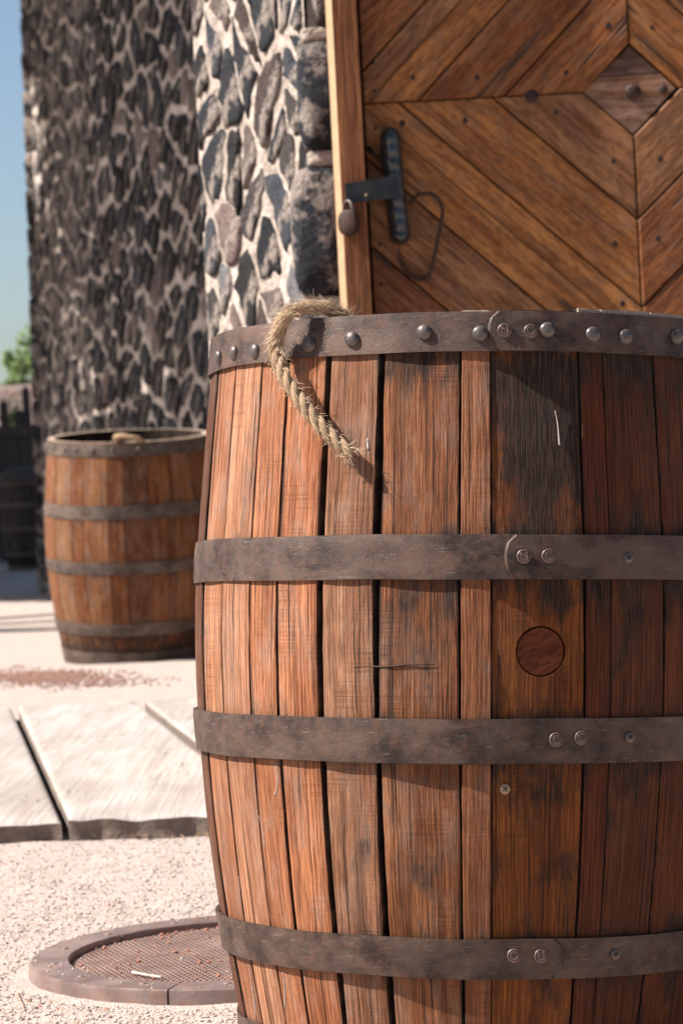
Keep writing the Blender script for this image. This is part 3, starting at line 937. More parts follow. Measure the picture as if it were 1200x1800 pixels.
# ------------------------------------------------------------------ rope
def spline(pts, n):
    pts = [Vector(p) for p in pts]; out = []
    Pp = [pts[0]*2-pts[1]]+pts+[pts[-1]*2-pts[-2]]
    for i in range(1, len(Pp)-2):
        for k in range(n):
            t_ = k/n; a, b, c_, d = Pp[i-1:i+3]
            out.append(0.5*((2*b)+(c_-a)*t_+(2*a-5*b+4*c_-d)*t_*t_+(3*b-a-3*c_+d)*t_**3))
    out.append(pts[-1]); return out
def barrel_pt(u, v, off, BI=BI1, BMx=BM1, s=1.0):
    a, z = hit(u, v, off, BI, s); r = profs(z, s)+off
    return BMx @ Vector((r*sin(a), -r*cos(a), z))
def make_rope(center, rr, turns_per_m, root, nst=3, n=9):
    """three twisted strands"""
    L = [0]
    for a, b in zip(center, center[1:]): L.append(L[-1]+(b-a).length)
    T = [(center[min(len(center)-1, i+1)]-center[max(0, i-1)]).normalized() for i in range(len(center))]
    nrm = Vector((0, 0, 1)); nrm = (nrm-T[0]*nrm.dot(T[0])).normalized()
    frames = []
    for i in range(len(center)):
        nrm = (nrm-T[i]*nrm.dot(T[i])).normalized(); frames.append((nrm.copy(), T[i].cross(nrm)))
    for k in range(nst):
        pts = []
        for i, c_ in enumerate(center):
            a = 2*pi*(k/nst)+L[i]*turns_per_m*2*pi
            q = rr*0.52*(1+.05*nz(L[i]*60, k))
            pts.append(c_+(frames[i][0]*cos(a)+frames[i][1]*sin(a))*q)
        b = MB(); b.tube(pts, [rr*0.56*(1+.08*nz(L[i]*90, k*4)) for i in range(len(pts))], n)
        b.build('strand', M['rope'], root, True)
    return frames, L
rp = empty('rope', P(580, 545, 2.95), label='frayed tan twisted rope end hanging over the near barrel rim', cat='rope')
RI = Matrix.Translation(-rp.location)
rim_in = BM1 @ Vector((0, 0, 0))
ah = hit(585, 575, .01)[0]
def bl(a, z, r): return RI @ (BM1 @ Vector((r*sin(a), -r*cos(a), z)))
a500 = hit(520, 580, .02)[0]; a580 = hit(570, 575, .01)[0]
cp = [bl(a580+.10, .76, .262), bl(a580+.06, .82, .268), bl(a580+.0, .851, .295), bl(a500+.06, .861, .325), bl(a500-.01, .852, .355)]
for u, v, off in ((486, 605, .025), (492, 640, .029), (507, 672, .030), (530, 706, .029), (556, 740, .026), (586, 771, .022), (620, 800, .018)):
    cp.append(RI @ barrel_pt(u, v, off))
cen = spline(cp, 9)
fr, Lr = make_rope(cen, 0.0080, 18, rp, n=8)
fz = MB()
def hair(p, d, ln, rad, bend=1.0):
    pts = [p]; q = p.copy(); dd = d.normalized()
    n = 6
    for k in range(n):
        dd = (dd+Vector((R.gauss(0, .22), R.gauss(0, .22), R.gauss(0, .22)-.03))*bend).normalized()
        q = q+dd*ln/n; pts.append(q.copy())
    fz.tube(pts, [rad*(1-.75*k/n) for k in range(n+1)], 3, False)
n_ = len(cen)
for i in range(n_):
    fr_ = i/(n_-1)
    cnt = 5
    if 0.16 < fr_ < 0.46: cnt = 28        # the tuft over the rim
    elif fr_ < .55: cnt = 10
    if fr_ > .97: cnt = 24
    T_ = (cen[min(n_-1, i+1)]-cen[max(0, i-1)]).normalized()
    for _ in range(cnt):
        a = R.uniform(0, 2*pi); rd = fr[i][0]*cos(a)+fr[i][1]*sin(a)
        big = 0.16 < fr_ < 0.46
        ln = R.uniform(.006, .018) if not big else R.uniform(.006, .019)
        sgn = 1 if R.random() < .7 else -1
        mixk = R.uniform(.3, 1.0) if not big else R.uniform(.15, .8)
        d = T_*sgn+rd*mixk+Vector((0, 0, .35 if big else 0))
        hair(cen[i]+rd*.0068, d, ln, R.uniform(.00018, .00036))
fo = fz.build('frayed_fibres', M['fiber'], rp, fix=False); tag(fo, kind='stuff')

# ------------------------------------------------------------------ far barrels
def simple_barrel(name, mat4, s, label, seed, cols, hz, height, rope=False, rest=True):
    rr = random.Random(seed)
    root = empty(name, label=label, cat='barrel', group='old oak barrels standing in the yard')
    root.matrix_world = mat4
    a = 0; cutsx = [0]
    while a < 2*pi-.16:
        a += rr.uniform(.17, .34); cutsx.append(min(a, 2*pi))
    if cutsx[-1] < 2*pi: cutsx[-1] = 2*pi
    for i in range(len(cutsx)-1):
        c_ = cols[rr.randrange(len(cols))]
        def stf(a_, z, i=i):
            v = 0.0
            for z0, z1 in hz:
                dz = (z0-z) if z < z0 else (z-z1 if z > z1 else 0)
                v = max(v, .5*math.exp(-dz/0.02))
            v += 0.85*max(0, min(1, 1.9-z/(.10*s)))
            return v+.1*nz(a_*5, z*5, i)
        V, F, UV, AT = stave_mesh(cutsx[i], cutsx[i+1], (.0015, .0015), height, rr.uniform(-.0012, .0012), s, nv=26, stain_shade_f=stf, seed=i+seed*3.3)
        o = mesh('stave', V, F, M['stave'], root, True, UV, AT, c_); o.data.materials.append(M['stave_end']); o.data.polygons[len(F)-1].material_index = 1; recalc(o); smooth_angle(o, 32)
    for k, (z0, z1) in enumerate(hz):
        V, F, UV = hoop_ring(z0, z1, .0036 if k else .0045, s, seed=seed+k*3.7, n=90)
        o = mesh('hoop', V, F, M['hoop_far'], root, True, UV); recalc(o); smooth_angle(o, 40)
        if k == 0:
            for q in range(26):
                aa = -1.5+q*.235+rr.uniform(-.05, .05)
                place(m_dome, 'dome_bolt', local_frame(aa, (z0+z1)/2, profs((z0+z1)/2, s)+.005), o, 1.0)
            for q in range(26):   # bolt tips poke through inside the rim
                aa = q*.24; b = MB(); b.lathe([(.004, 0), (.0035, .012), (0, .013)], 8)
                if q == 0: mt = b.build('bolt_tip', M['bolt'], o); mtm = mt.data; mt.matrix_basis = local_frame(aa, (z0+z1)/2, profs((z0+z1)/2, s)-.027*s) @ Matrix.Rotation(pi, 4, 'X')
                else: place(mtm, 'bolt_tip', local_frame(aa, (z0+z1)/2, profs((z0+z1)/2, s)-.027*s) @ Matrix.Rotation(pi, 4, 'X'), o)
        elif rest:
            for q in range(5):
                aa = rr.uniform(-1.4, 1.4); place(m_rivet, 'rivet', local_frame(aa, (z0+z1)/2, profs((z0+z1)/2, s)+.004), o, 1.0)
    fb = MB(); fb.lathe([(.262*s, .035), (.262*s, .06), (0, .06)], 32); fb.build('barrel_head', M['barrel_in'], root)
    return root
D2 = 10.6
gx = G(214, 1160)
S2 = 1.0
BM2 = barrel_matrix(P(232, 950, D2).x, D2, radians(-5.6), radians(1.0), -.01)
HZ2 = [(.805, .853), (.575, .625), (.372, .416), (.140, .185), (.0, .075)]
HZ2 = [(a*1.055, b*1.055) for a, b in HZ2]
FOAK = [(0.26, 0.115, 0.05), (0.22, 0.085, 0.030), (0.19, 0.068, 0.022), (0.27, 0.12, 0.055), (0.17, 0.072, 0.032), (0.22, 0.11, 0.055)]
b2 = simple_barrel('wooden_barrel', BM2, S2, 'open orange brown oak barrel behind the pale plank walkway by the stone wall', 5, FOAK, HZ2, .856*1.055)
# rope loop lying on its rim
rp2 = empty('rope', P(235, 757, D2-.3), label='small pale rope loop lying over the rim of the far barrel', cat='rope')
RI2 = Matrix.Translation(-rp2.location)
BI2 = BM2.inverted()
def b2l(a, z, r): return RI2 @ (BM2 @ Vector((r*sin(a), -r*cos(a), z)))
zt2 = .856*1.055
ca_ = hit(222, 775, .01, BI2, S2)
ca_ = ca_[0] if ca_ else 0.0
cp = [b2l(ca_-.02, zt2-.05, .26), b2l(ca_-.05, zt2-.005, .285), b2l(ca_-.08, zt2+.02, .32), b2l(ca_+.0, zt2+.027, .345), b2l(ca_+.12, zt2+.018, .35), b2l(ca_+.2, zt2+.010, .335), b2l(ca_+.24, zt2-.01, .29), b2l(ca_+.25, zt2-.05, .27)]
make_rope(spline(cp, 6), .011, 22, rp2, n=7)

# dark barrel in the shade, far left
D3 = 23.3
DOAK = [(0.05, 0.045, 0.045), (0.07, 0.055, 0.05), (0.04, 0.035, 0.035)]
b3x = P(70, 980, D3).x
b3 = simple_barrel('wooden_barrel', barrel_matrix(b3x, D3, 0, 0, 0), 0.94, 'blackened dark barrel in deep shade behind the far orange barrel', 11, DOAK,
                   [(.74, .78), (.55, .59), (.34, .38), (.12, .16), (0, .04)], .785, rest=False)
# tarp-like dark lid
lm = MB(); lm.lathe([(.325, .77), (.335, .79), (.32, .83), (.26, .88), (.15, .905), (0, .91)], 24)
ld = lm.build('domed_lid', M['picket'], b3, True)

# ------------------------------------------------------------------ round grate in a cast ring
gz = 0.021
gt = empty('drain_cover', (GC.x, GC.y, 0), label='round rusty brown iron grate in a thick ring set in gravel', cat='drain cover')
RO = 0.300; RI_ = 0.243
def ring_seg(a0, a1, n, name, **k):
    pr = [(RI_, .002), (RI_, gz-.0015), (RI_+.0015, gz), (RO-.004, gz), (RO-.001, gz-.0018), (RO, gz-.006), (RO+.001, -.02)]
    V = []; F = []
    for i in range(n+1):
        a = a0+(a1-a0)*i/n
        for j, (r, z) in enumerate(pr):
            rr = r+.0007*nz(a*9, j*1.0, 3); V.append((rr*cos(a), rr*sin(a), z+.0006*nz(a*14, r*40)))
    m = len(pr)
    for i in range(n):
        for j in range(m-1):
            F.append((i*m+j, (i+1)*m+j, (i+1)*m+j+1, i*m+j+1))
    F.append(tuple(range(m))); F.append(tuple(n*m+j for j in range(m-1, -1, -1)))
    o = mesh(name, V, F, M['drain'], gt, True); recalc(o); smooth_angle(o, 30); return o
# joints in the ring at the front (as seen at x 303) and elsewhere
jp = G(303, 1735, gz)-GC
ja = atan2(jp.y, jp.x)
seg = [ja, ja+2*pi*.36, ja+2*pi*.68, ja+2*pi]
for k in range(3): ring_seg(seg[k]+.005, seg[k+1]-.005, 46, 'ring_segment')
gb = MB()
zg = gz-.010
sp_ = 0.0078
nb_ = int(RI_/sp_)
for d_ in (0, 1):
    th = radians(20 if d_ == 0 else -20)
    Mx = Matrix.Rotation(th, 4, 'Z')
    for k in range(-nb_, nb_+1):
        o_ = k*sp_; hl = sqrt(max(0, (RI_-.001)**2-o_*o_))
        if hl < .01: continue
        gb.box(o_-.0013, o_+.0013, -hl, hl, zg-.0012+.0005*d_, zg+.0005*d_, Mx)
tag(gb.build('mesh_grate', M['grate'], gt, fix=False), kind='stuff')
db = MB(); db.lathe([(.245, -.03), (.245, -.005), (0, -.005)], 48); db.build('drain_pit', M['dark'], gt)
rv_m = lathe_mesh('ring_rivet', dome_prof(.0055, .002), M['drain'], 12)
for k in range(14):
    a = k*2*pi/14+.2
    place(rv_m, 'ring_rivet', Matrix.Translation(((RI_+.022)*cos(a), (RI_+.022)*sin(a), gz)), gt)
def on_grate(n, smin, smax, edge=0.0):
    out = []
    while len(out) < n:
        a = R.uniform(0, 2*pi); r = RI_*sqrt(R.random())
        if edge and R.random() < edge: r = RI_-R.uniform(.002, .02)
        if r > RI_-.003: continue
        s = R.uniform(smin, smax)
        if R.random() < .6: s *= .6
        out.append((GC.x+r*cos(a), GC.y+r*sin(a), zg+s*.4, s))
    return out
tag(scatter('chips_on_grate', M['pebble'], on_grate(200, .0018, .0045, .35), (0.36, 0.15, 0.095)), kind='stuff', label='orange red gravel chips lying on the round grate', cat='gravel')
tag(scatter('pale_chips_on_grate', M['pebble'], on_grate(45, .0018, .0055, .4), (0.46, 0.38, 0.33)), kind='stuff', label='pale pebbles lying on the round grate', cat='gravel')
rs_ = []
for _ in range(90):
    a = R.uniform(0, 2*pi); r = R.uniform(RI_+.004, RO-.004); s = R.uniform(.001, .0026); rs_.append((GC.x+r*cos(a), GC.y+r*sin(a), gz+s*.3, s))
tag(scatter('grit_on_ring', M['pebble'], rs_, (0.5, 0.4, 0.33)), kind='stuff', label='fine pale grit sprinkled on the iron ring', cat='gravel')
# sticks
def twig(name, pts, rad, label, mat='twig', col=None):
    b = MB(); b.tube(spline(pts, 5), rad, 6); o = b.build(name, M[mat], None, True)
    c0 = sum(b.v, Vector())/len(b.v); 
    o.data.transform(Matrix.Translation(-c0)); o.location = c0
    return tag(o, label, 'twig')
twig('twig', [G(233, 1709, zg+.004), G(260, 1714, zg+.005), G(285, 1718, zg+.004)], .0019, 'short pale stick lying on the round grate').data.materials[0] = simple_mat('pale_twig', (0.55, 0.48, 0.42), .85)
twig('twig', [G(322, 1462, .006), G(338, 1452, .012), G(350, 1441, .030)], .0018, 'yellow curled twig leaning on the front edge of the plank walkway')
twig('twig', [G(30, 1742, .004), G(36, 1758, .005), G(43, 1776, .004)], .0007, 'thin straw lying on gravel in the lower left corner')
# litter along the slab foot
lt = MB()
for _ in range(420):
    u = R.uniform(-10, 260) if R.random() < .75 else R.uniform(250, 380); v = R.gauss(1469, 4)
    p = G(u, v); a = R.uniform(0, pi); l = R.uniform(.003, .009); w_ = l*.35
    up = Vector((R.gauss(0, .4), R.gauss(0, .4), 1)).normalized(); d = Vector((cos(a), sin(a), 0)); d = (d-up*d.dot(up)).normalized(); e = up.cross(d)
    z = Vector((0, 0, .004+R.random()*.006))
    lt.add([p+z-d*l, p+z+e*w_, p+z+d*l, p+z-e*w_], [(0, 1, 2, 3)])
tag(lt.build('leaf_litter', M['litter'], None, color=(0.22, 0.12, 0.06), fix=False), 'brown leaf litter along the foot of the plank walkway', 'litter', None, 'stuff')
gg = MB()
for _ in range(260):
    u = R.gauss(48, 22); v = R.gauss(1467, 3); p = G(u, v); l = R.uniform(.006, .016)
    d = Vector((R.gauss(0, .7), R.gauss(0, .7), R.uniform(.2, .8))).normalized(); e = d.cross(Vector((R.random(), R.random(), .3))).normalized()*l*.16
    gg.add([p-e, p+d*l*.5-e*1.5+Vector((0,0,.002)), p+d*l, p+d*l*.5+e*1.5+Vector((0,0,.002)), p+e], [(0, 1, 2, 3, 4)])
tag(gg.build('green_sprigs', M['leaf_dark'], None, fix=False), 'small dark green sprigs growing at the foot of the left walkway plank', 'weeds', None, 'stuff')

# ------------------------------------------------------------------ stone walls
STONE_COLS = [(0.050, 0.050, 0.055), (0.035, 0.034, 0.037), (0.075, 0.075, 0.08), (0.06, 0.045, 0.042), (0.11, 0.08, 0.072), (0.045, 0.040, 0.040), (0.10, 0.10, 0.105), (0.028, 0.027, 0.03)]
PALE = [(0.24, 0.17, 0.15), (0.20, 0.19, 0.19), (0.30, 0.22, 0.19), (0.17, 0.13, 0.11)]
def voronoi_cells(L, Hh, sx, sz, rr, jit=1.25):
    """cells in a L x Hh rectangle, spacing sx, sz"""
    nxn = int(L/sx)+2; nzn = int(Hh/sz)+2
    g_ = {}
    for i in range(-1, nxn+1):
        for j in range(-1, nzn+1):
            g_[(i, j)] = ((i+.5+(.5 if j % 2 else 0)+rr.uniform(-.5, .5)*jit)*sx, (j+.5+rr.uniform(-.5, .5)*jit)*sz)
    out = []
    for (i, j), (cx, cz) in g_.items():
        poly = [(cx-sx*2, cz-sz*2), (cx+sx*2, cz-sz*2), (cx+sx*2, cz+sz*2), (cx-sx*2, cz+sz*2)]
        for di in range(-3, 4):
            for dj in range(-3, 4):
                if di == dj == 0 or (i+di, j+dj) not in g_: continue
                qx, qz = g_[(i+di, j+dj)]
                # anisotropic metric
                ax, az = 1/sx**2, 1/sz**2
                nx_, nz_ = (qx-cx)*ax, (qz-cz)*az
                c_ = nx_*(qx+cx)/2+nz_*(qz+cz)/2
                poly = clip(poly, nx_, nz_, c_)
                if not poly: break
            if not poly: break
        if poly:
            poly = clip(poly, 1, 0, L); poly = clip(poly, -1, 0, 0) if poly else poly
            poly = clip(poly, 0, 1, Hh) if poly else poly; poly = clip(poly, 0, -1, 0) if poly else poly
        if poly and len(poly) >= 3: out.append(((cx, cz), poly))
    return out
def resample(poly, n):
    m = len(poly); Ls = [0]
    for i in range(m):
        a, b = poly[i], poly[(i+1) % m]; Ls.append(Ls[-1]+sqrt((a[0]-b[0])**2+(a[1]-b[1])**2))
    out = []; k = 0
    for i in range(n):
        t_ = Ls[-1]*i/n
        while Ls[k+1] < t_: k += 1
        f_ = (t_-Ls[k])/max(1e-9, Ls[k+1]-Ls[k]); a, b = poly[k], poly[(k+1) % m]
        out.append((a[0]+(b[0]-a[0])*f_, a[1]+(b[1]-a[1])*f_))
    return out
def stone_mesh(poly, gap, depth, seed, n=20, rough=.36, bulge=.75):
    """outline in (s, z), raised along +n; returns verts in (s, n, z)"""
    poly = inset(poly if True else poly, gap)
    pts = resample(poly, n)
    for _ in range(1):
        pts = [((pts[i-1][0]+2*pts[i][0]+pts[(i+1) % n][0])/4, (pts[i-1][1]+2*pts[i][1]+pts[(i+1) % n][1])/4) for i in range(n)]
    cx = sum(p[0] for p in pts)/n; cz = sum(p[1] for p in pts)/n
    pts = [(cx+(p[0]-cx)*(1.03+rough*nz(k*1.1, seed, 1)*1.2), cz+(p[1]-cz)*(1.03+rough*nz(k*1.1, seed, 7)*1.2)) for k, p in enumerate(pts)]
    V = [(p[0], -.03, p[1]) for p in pts]
    V += [(cx+(p[0]-cx)*.98, depth*(bulge+.25*nz(k*.7, seed, 3)), cz+(p[1]-cz)*.98) for k, p in enumerate(pts)]
    V += [(cx+(p[0]-cx)*.72, depth*(1+.35*nz(k*.8, seed, 5)), cz+(p[1]-cz)*.72) for k, p in enumerate(pts)]
    V.append((cx, depth*(1.05+.3*nz(seed, 3.3)), cz))
    F = []
    for r_ in range(2):
        for k in range(n):
            k2 = (k+1) % n; F.append((r_*n+k, r_*n+k2, (r_+1)*n+k2, (r_+1)*n+k))
    for k in range(n): F.append((2*n+k, 2*n+(k+1) % n, 3*n))
    return V, F, (cx, cz)
def wall_face(root, A, B, Hh, sx, sz, seed, gap=(.006, .02), depth=.035, batter=0.0, back=None, pale=0.12, maxn=300, mortar=True, outward=None, cols=STONE_COLS, frac_keep=1.0, smear=0.0, mat='mortar'):
    rr = random.Random(seed)
    d = Vector((B[0]-A[0], B[1]-A[1], 0)); L = d.length; d.normalize()
    nrm = Vector((d.y, -d.x, 0))
    if outward is not None and nrm.dot(Vector((*outward, 0))) < 0: nrm = -nrm
    O = Vector((A[0], A[1], 0))
    def W_(s_, n_, z): return O+d*s_+nrm*(n_-batter*z)+Vector((0, 0, z))
    # mortar skin
    ns = max(8, int(L/.05)); nzn = int(Hh/.05)
    V = []; F = []
    for j in range(nzn+1):
        for i in range(ns+1):
            s_ = L*i/ns; z = Hh*j/nzn
            V.append(W_(s_, .010*nz(s_*6, z*6, seed)+.006*nz(s_*17, z*17, seed) if 0 < i < ns else 0, z))
    for j in range(nzn):
        for i in range(ns):
            q = j*(ns+1)+i; F.append((q, q+1, q+ns+2, q+ns+1))
    mo = mesh('mortar_face', V, F, M[mat], root, True)
    cells = voronoi_cells(L, Hh, sx, sz, rr)
    rr.shuffle(cells)
    objs = []
    for (c0, poly) in cells:
        if rr.random() > frac_keep: continue
        A2 = abs(sum(poly[i][0]*poly[(i+1) % len(poly)][1]-poly[(i+1) % len(poly)][0]*poly[i][1] for i in range(len(poly))))/2
        if A2 < sx*sz*.18: continue
        if sum(poly[i][0]*poly[(i+1) % len(poly)][1]-poly[(i+1) % len(poly)][0]*poly[i][1] for i in range(len(poly))) < 0: poly = poly[::-1]
        vs_, fs_, cc = stone_mesh(poly, rr.uniform(*gap), depth*rr.uniform(.5, 1.2), rr.uniform(0, 90))
        col = rr.choice(PALE) if rr.random() < pale else rr.choice(cols)
        objs.append((c0, vs_, fs_, cc, (*col, smear)))
    objs.sort(key=lambda o: (W_(o[0][0], 0, o[0][1])-Vector((0, 0, H_CAM))).length + max(0, o[0][1]-vis_top(W_(o[0][0], 0, 0).y))*30)
    rest = MB()
    for k, (c0, vs_, fs_, cc, col) in enumerate(objs):
        wv = [W_(*p) for p in vs_]
        if k < maxn:
            o0 = W_(cc[0], 0, cc[1])
            ob = mesh('stone', [v-o0 for v in wv], fs_, M['stone'], root, True, color=col); ob.location = o0
            recalc_out(ob, nrm)
        else: rest.add(wv, fs_)
    if rest.v:
        ob = rest.build('small_stones', M['stone'], root, True, color=(0.05, 0.048, 0.05)); tag(ob, kind='stuff')
    return W_, L, nrm
def vis_top(y): return H_CAM+y*0.205
def recalc_out(o, nrm):
    m = o.data
    f = m.polygons[len(m.polygons)-1]
    if f.normal.dot(nrm) < 0: m.flip_normals()

# near building face with the door
C1 = (-0.030, 5.62); C2 = (-0.292, 6.26)
bd = empty('stone_building', (C1[0], C1[1], 0), label='dark lava stone building with pale mortar and chevron plank door', cat='building')
bd_inv = Matrix.Translation((-C1[0], -C1[1], 0))
def to_bd(o): o.location = Vector(o.location)-Vector((C1[0], C1[1], 0)); return o
before = set(bpy.data.objects)
wall_face(bd, (C1[0]+.004, C1[1]), C2, 3.1, .125, .150, 3, gap=(.007, .021), depth=.010, pale=.20, smear=0.2, outward=(-1, 0), cols=[(0.065, 0.07, 0.08), (0.035, 0.036, 0.042), (0.08, 0.082, 0.09), (0.09, 0.062, 0.055), (0.022, 0.022, 0.026), (0.075, 0.062, 0.058), (0.03, 0.026, 0.026)])
# solid core: plan outline extruded (kept 12 mm behind the skins)
core = MB()
def poly_col(pts, z0, z1):
    n = len(pts); vs_ = [Vector((*p, z0)) for p in pts]+[Vector((*p, z1)) for p in pts]
    fs_ = [tuple(range(n-1, -1, -1)), tuple(range(n, 2*n))]+[(k, (k+1) % n, n+(k+1) % n, n+k) for k in range(n)]
    core.add(vs_, fs_)
DX0, DX1 = 0.045, 1.17             # door opening
poly_col([(C1[0]+.012, C1[1]+.012), (DX0, C1[1]+.012), (DX0, 6.4), (C2[0]+.014, 6.4), (C2[0]+.014, C2[1])], 0, 3.1)
poly_col([(DX1+.06, C1[1]+.012), (3.2, C1[1]+.012), (3.2, 6.4), (DX1+.06, 6.4)], 0, 3.1)
poly_col([(DX0+.001, C1[1]+.05), (DX1+.059, C1[1]+.05), (DX1+.059, 6.39), (DX0+.001, 6.39)], 2.62, 3.09)
core.build('masonry_core', M['mortar'], bd)
# quoin blocks beside the frame: big dark rounded stones whose left ends catch the sun
def quoin(x0, x1, y0, y1, z0, z1, seed, col, ex=7):
    bm = bmesh.new(); bmesh.ops.create_cube(bm, size=1.0)
    bmesh.ops.subdivide_edges(bm, edges=bm.edges, cuts=5, use_grid_fill=True)
    for v in bm.verts:
        p = v.co*2
        q = Vector((p.x, p.y, p.z)); L4 = (abs(q.x)**ex+abs(q.y)**ex+abs(q.z)**ex)**(1/ex)
        q = q/L4
        k = 1+.05*nz(q.x*2+seed, q.y*2, q.z*3)+.02*nz(q.x*7+seed, q.y*7, q.z*9)
        v.co = Vector(((x0+x1)/2+q.x*(x1-x0)/2*k, (y0+y1)/2+q.y*(y1-y0)/2*k, (z0+z1)/2+q.z*(z1-z0)/2*k))
    m = bpy.data.meshes.new('stone'); bm.to_mesh(m); bm.free(); m.materials.append(M['stone'])
    m.polygons.foreach_set('use_smooth', [True]*len(m.polygons))
    o = bpy.data.objects.new('stone', m); o.color = (*col, 1); return link(o, bd)
yq = 5.60
for (v0, v1, u0, sd) in ((-330, -160, 520, 1), (-150, 52, 545, 2), (72, 268, 522, 3), (292, 524, 512, 4), (545, 700, 520, 5), (715, 900, 525, 6), (915, 1120, 520, 7), (1135, 1400, 528, 8)):
    zt_ = P(560, v0, yq).z; zb_ = P(560, v1, yq).z; xl = P(u0, (v0+v1)/2, yq).x
    quoin(xl, 0.05, yq-.045, yq+.09, max(.0, zb_), zt_, sd*3.3, (0.04, 0.042, 0.05) if sd != 2 else (.06, .045, .04), 4)
for (v0, v1) in ((268, 292), (524, 545), (52, 72)):
    zt_ = P(560, v0-3, yq).z; zb_ = P(560, v1+3, yq).z
    q = quoin(-.035, .05, yq-.02, yq+.07, zb_, zt_, v0, (0.5, .4, .33)); q.data.materials[0] = M['mortar']; q.name = 'mortar_joint'
# facade stones right of the door
wall_face(bd, (DX1+.07, C1[1]-.002), (3.2, C1[1]-.002), 3.1, .26, .2, 9, depth=.03, outward=(0, -1), pale=.1)
for o in list(set(bpy.data.objects)-before):
    if o.parent is bd: o.matrix_parent_inverse = bd_inv

# ---- door frame and door
YD = 5.50
fr_root = bpy.data.objects.new('door_frame', None); link(fr_root, bd); fr_root.matrix_parent_inverse = bd_inv
def dp(u, v): p = P(u, v, YD); return (p.x, p.z)
xl_ = dp(594, 250)[0]; xg = dp(607+5, 250)[0]; xr = dp(640, 250)[0]
def post(x0, x1, y0, y1, z0, z1, cham, col, name='frame_board'):
    V = [Vector(p) for p in ((x0, y0+cham, z0), (x0+cham, y0, z0), (x1, y0, z0), (x1, y1, z0), (x0, y1, z0))]
    V += [v+Vector((0, 0, z1-z0)) for v in V]
    F = [(4, 3, 2, 1, 0), (5, 6, 7, 8, 9)]+[(k, (k+1) % 5, 5+(k+1) % 5, 5+k) for k in range(5)]
    uv = [(p.x+p.y, p.z) for p in V]
    o = mesh(name, V, F, M['frame'], fr_root, uvs=uv, color=col); return recalc(o)
FC = (0.21, 0.085, 0.035)
post(xl_-.012, xg-.0008, YD-.060, YD+.10, 0.02, 2.58, .0130, FC)
fr_root.children[0].data.materials.append(simple_mat('pale_sunlit_edge', (0.46, 0.30, 0.17), .8, sc=40, var=.2)); fr_root.children[0].data.polygons[2].material_index = 1  # chamfer coloured paler, the sun on it put into the base colour
post(xg+.0008, xr-.003, YD-.0605, YD+.09, 0.02, 2.58, .0006, FC)
xR2 = DX1
post(xR2, xR2+.035, YD-.054, YD+.09, 0.02, 2.58, .003, FC)
post(xR2+.0365, xR2+.075, YD-.060, YD+.10, 0.02, 2.58, .003, FC)
lin = MB(); lin.box(xr-.002, xR2-.001, YD-.05, YD+.09, 2.50, 2.58); lin.build('frame_lintel', M['frame'], fr_root, color=FC)

door = bpy.data.objects.new('plank_door', None); link(door, bd); door.matrix_parent_inverse = bd_inv
cx, cz = dp(1109, 158)
dxl = xr+.003; dxr = xR2-.004; dzt = 2.49; dzb = .03
vb = dp(1109, 158)
mU = 1.00; mL = 0.93
cs_low = [0.094, 0.268, 0.450, 0.630, 0.81, 0.99, 1.17, 1.35, 1.53, 1.71, 1.89, 2.1, 2.3, 2.5, 2.7]
rectp = [(dxl, dzb), (dxr, dzb), (dxr, dzt), (dxl, dzt)]
DCOL = [(0.31, 0.132, 0.042), (0.235, 0.090, 0.029), (0.37, 0.165, 0.055), (0.25, 0.118, 0.052), (0.20, 0.075, 0.027), (0.33, 0.142, 0.045)]
gapd = .0024
rd_ = random.Random(4)
nailm = lathe_mesh('nail', [(.0042, -.001), (.0040, .0006), (.002, .0009), (0, .0010)], M['rust_iron'], 10)
nails = []
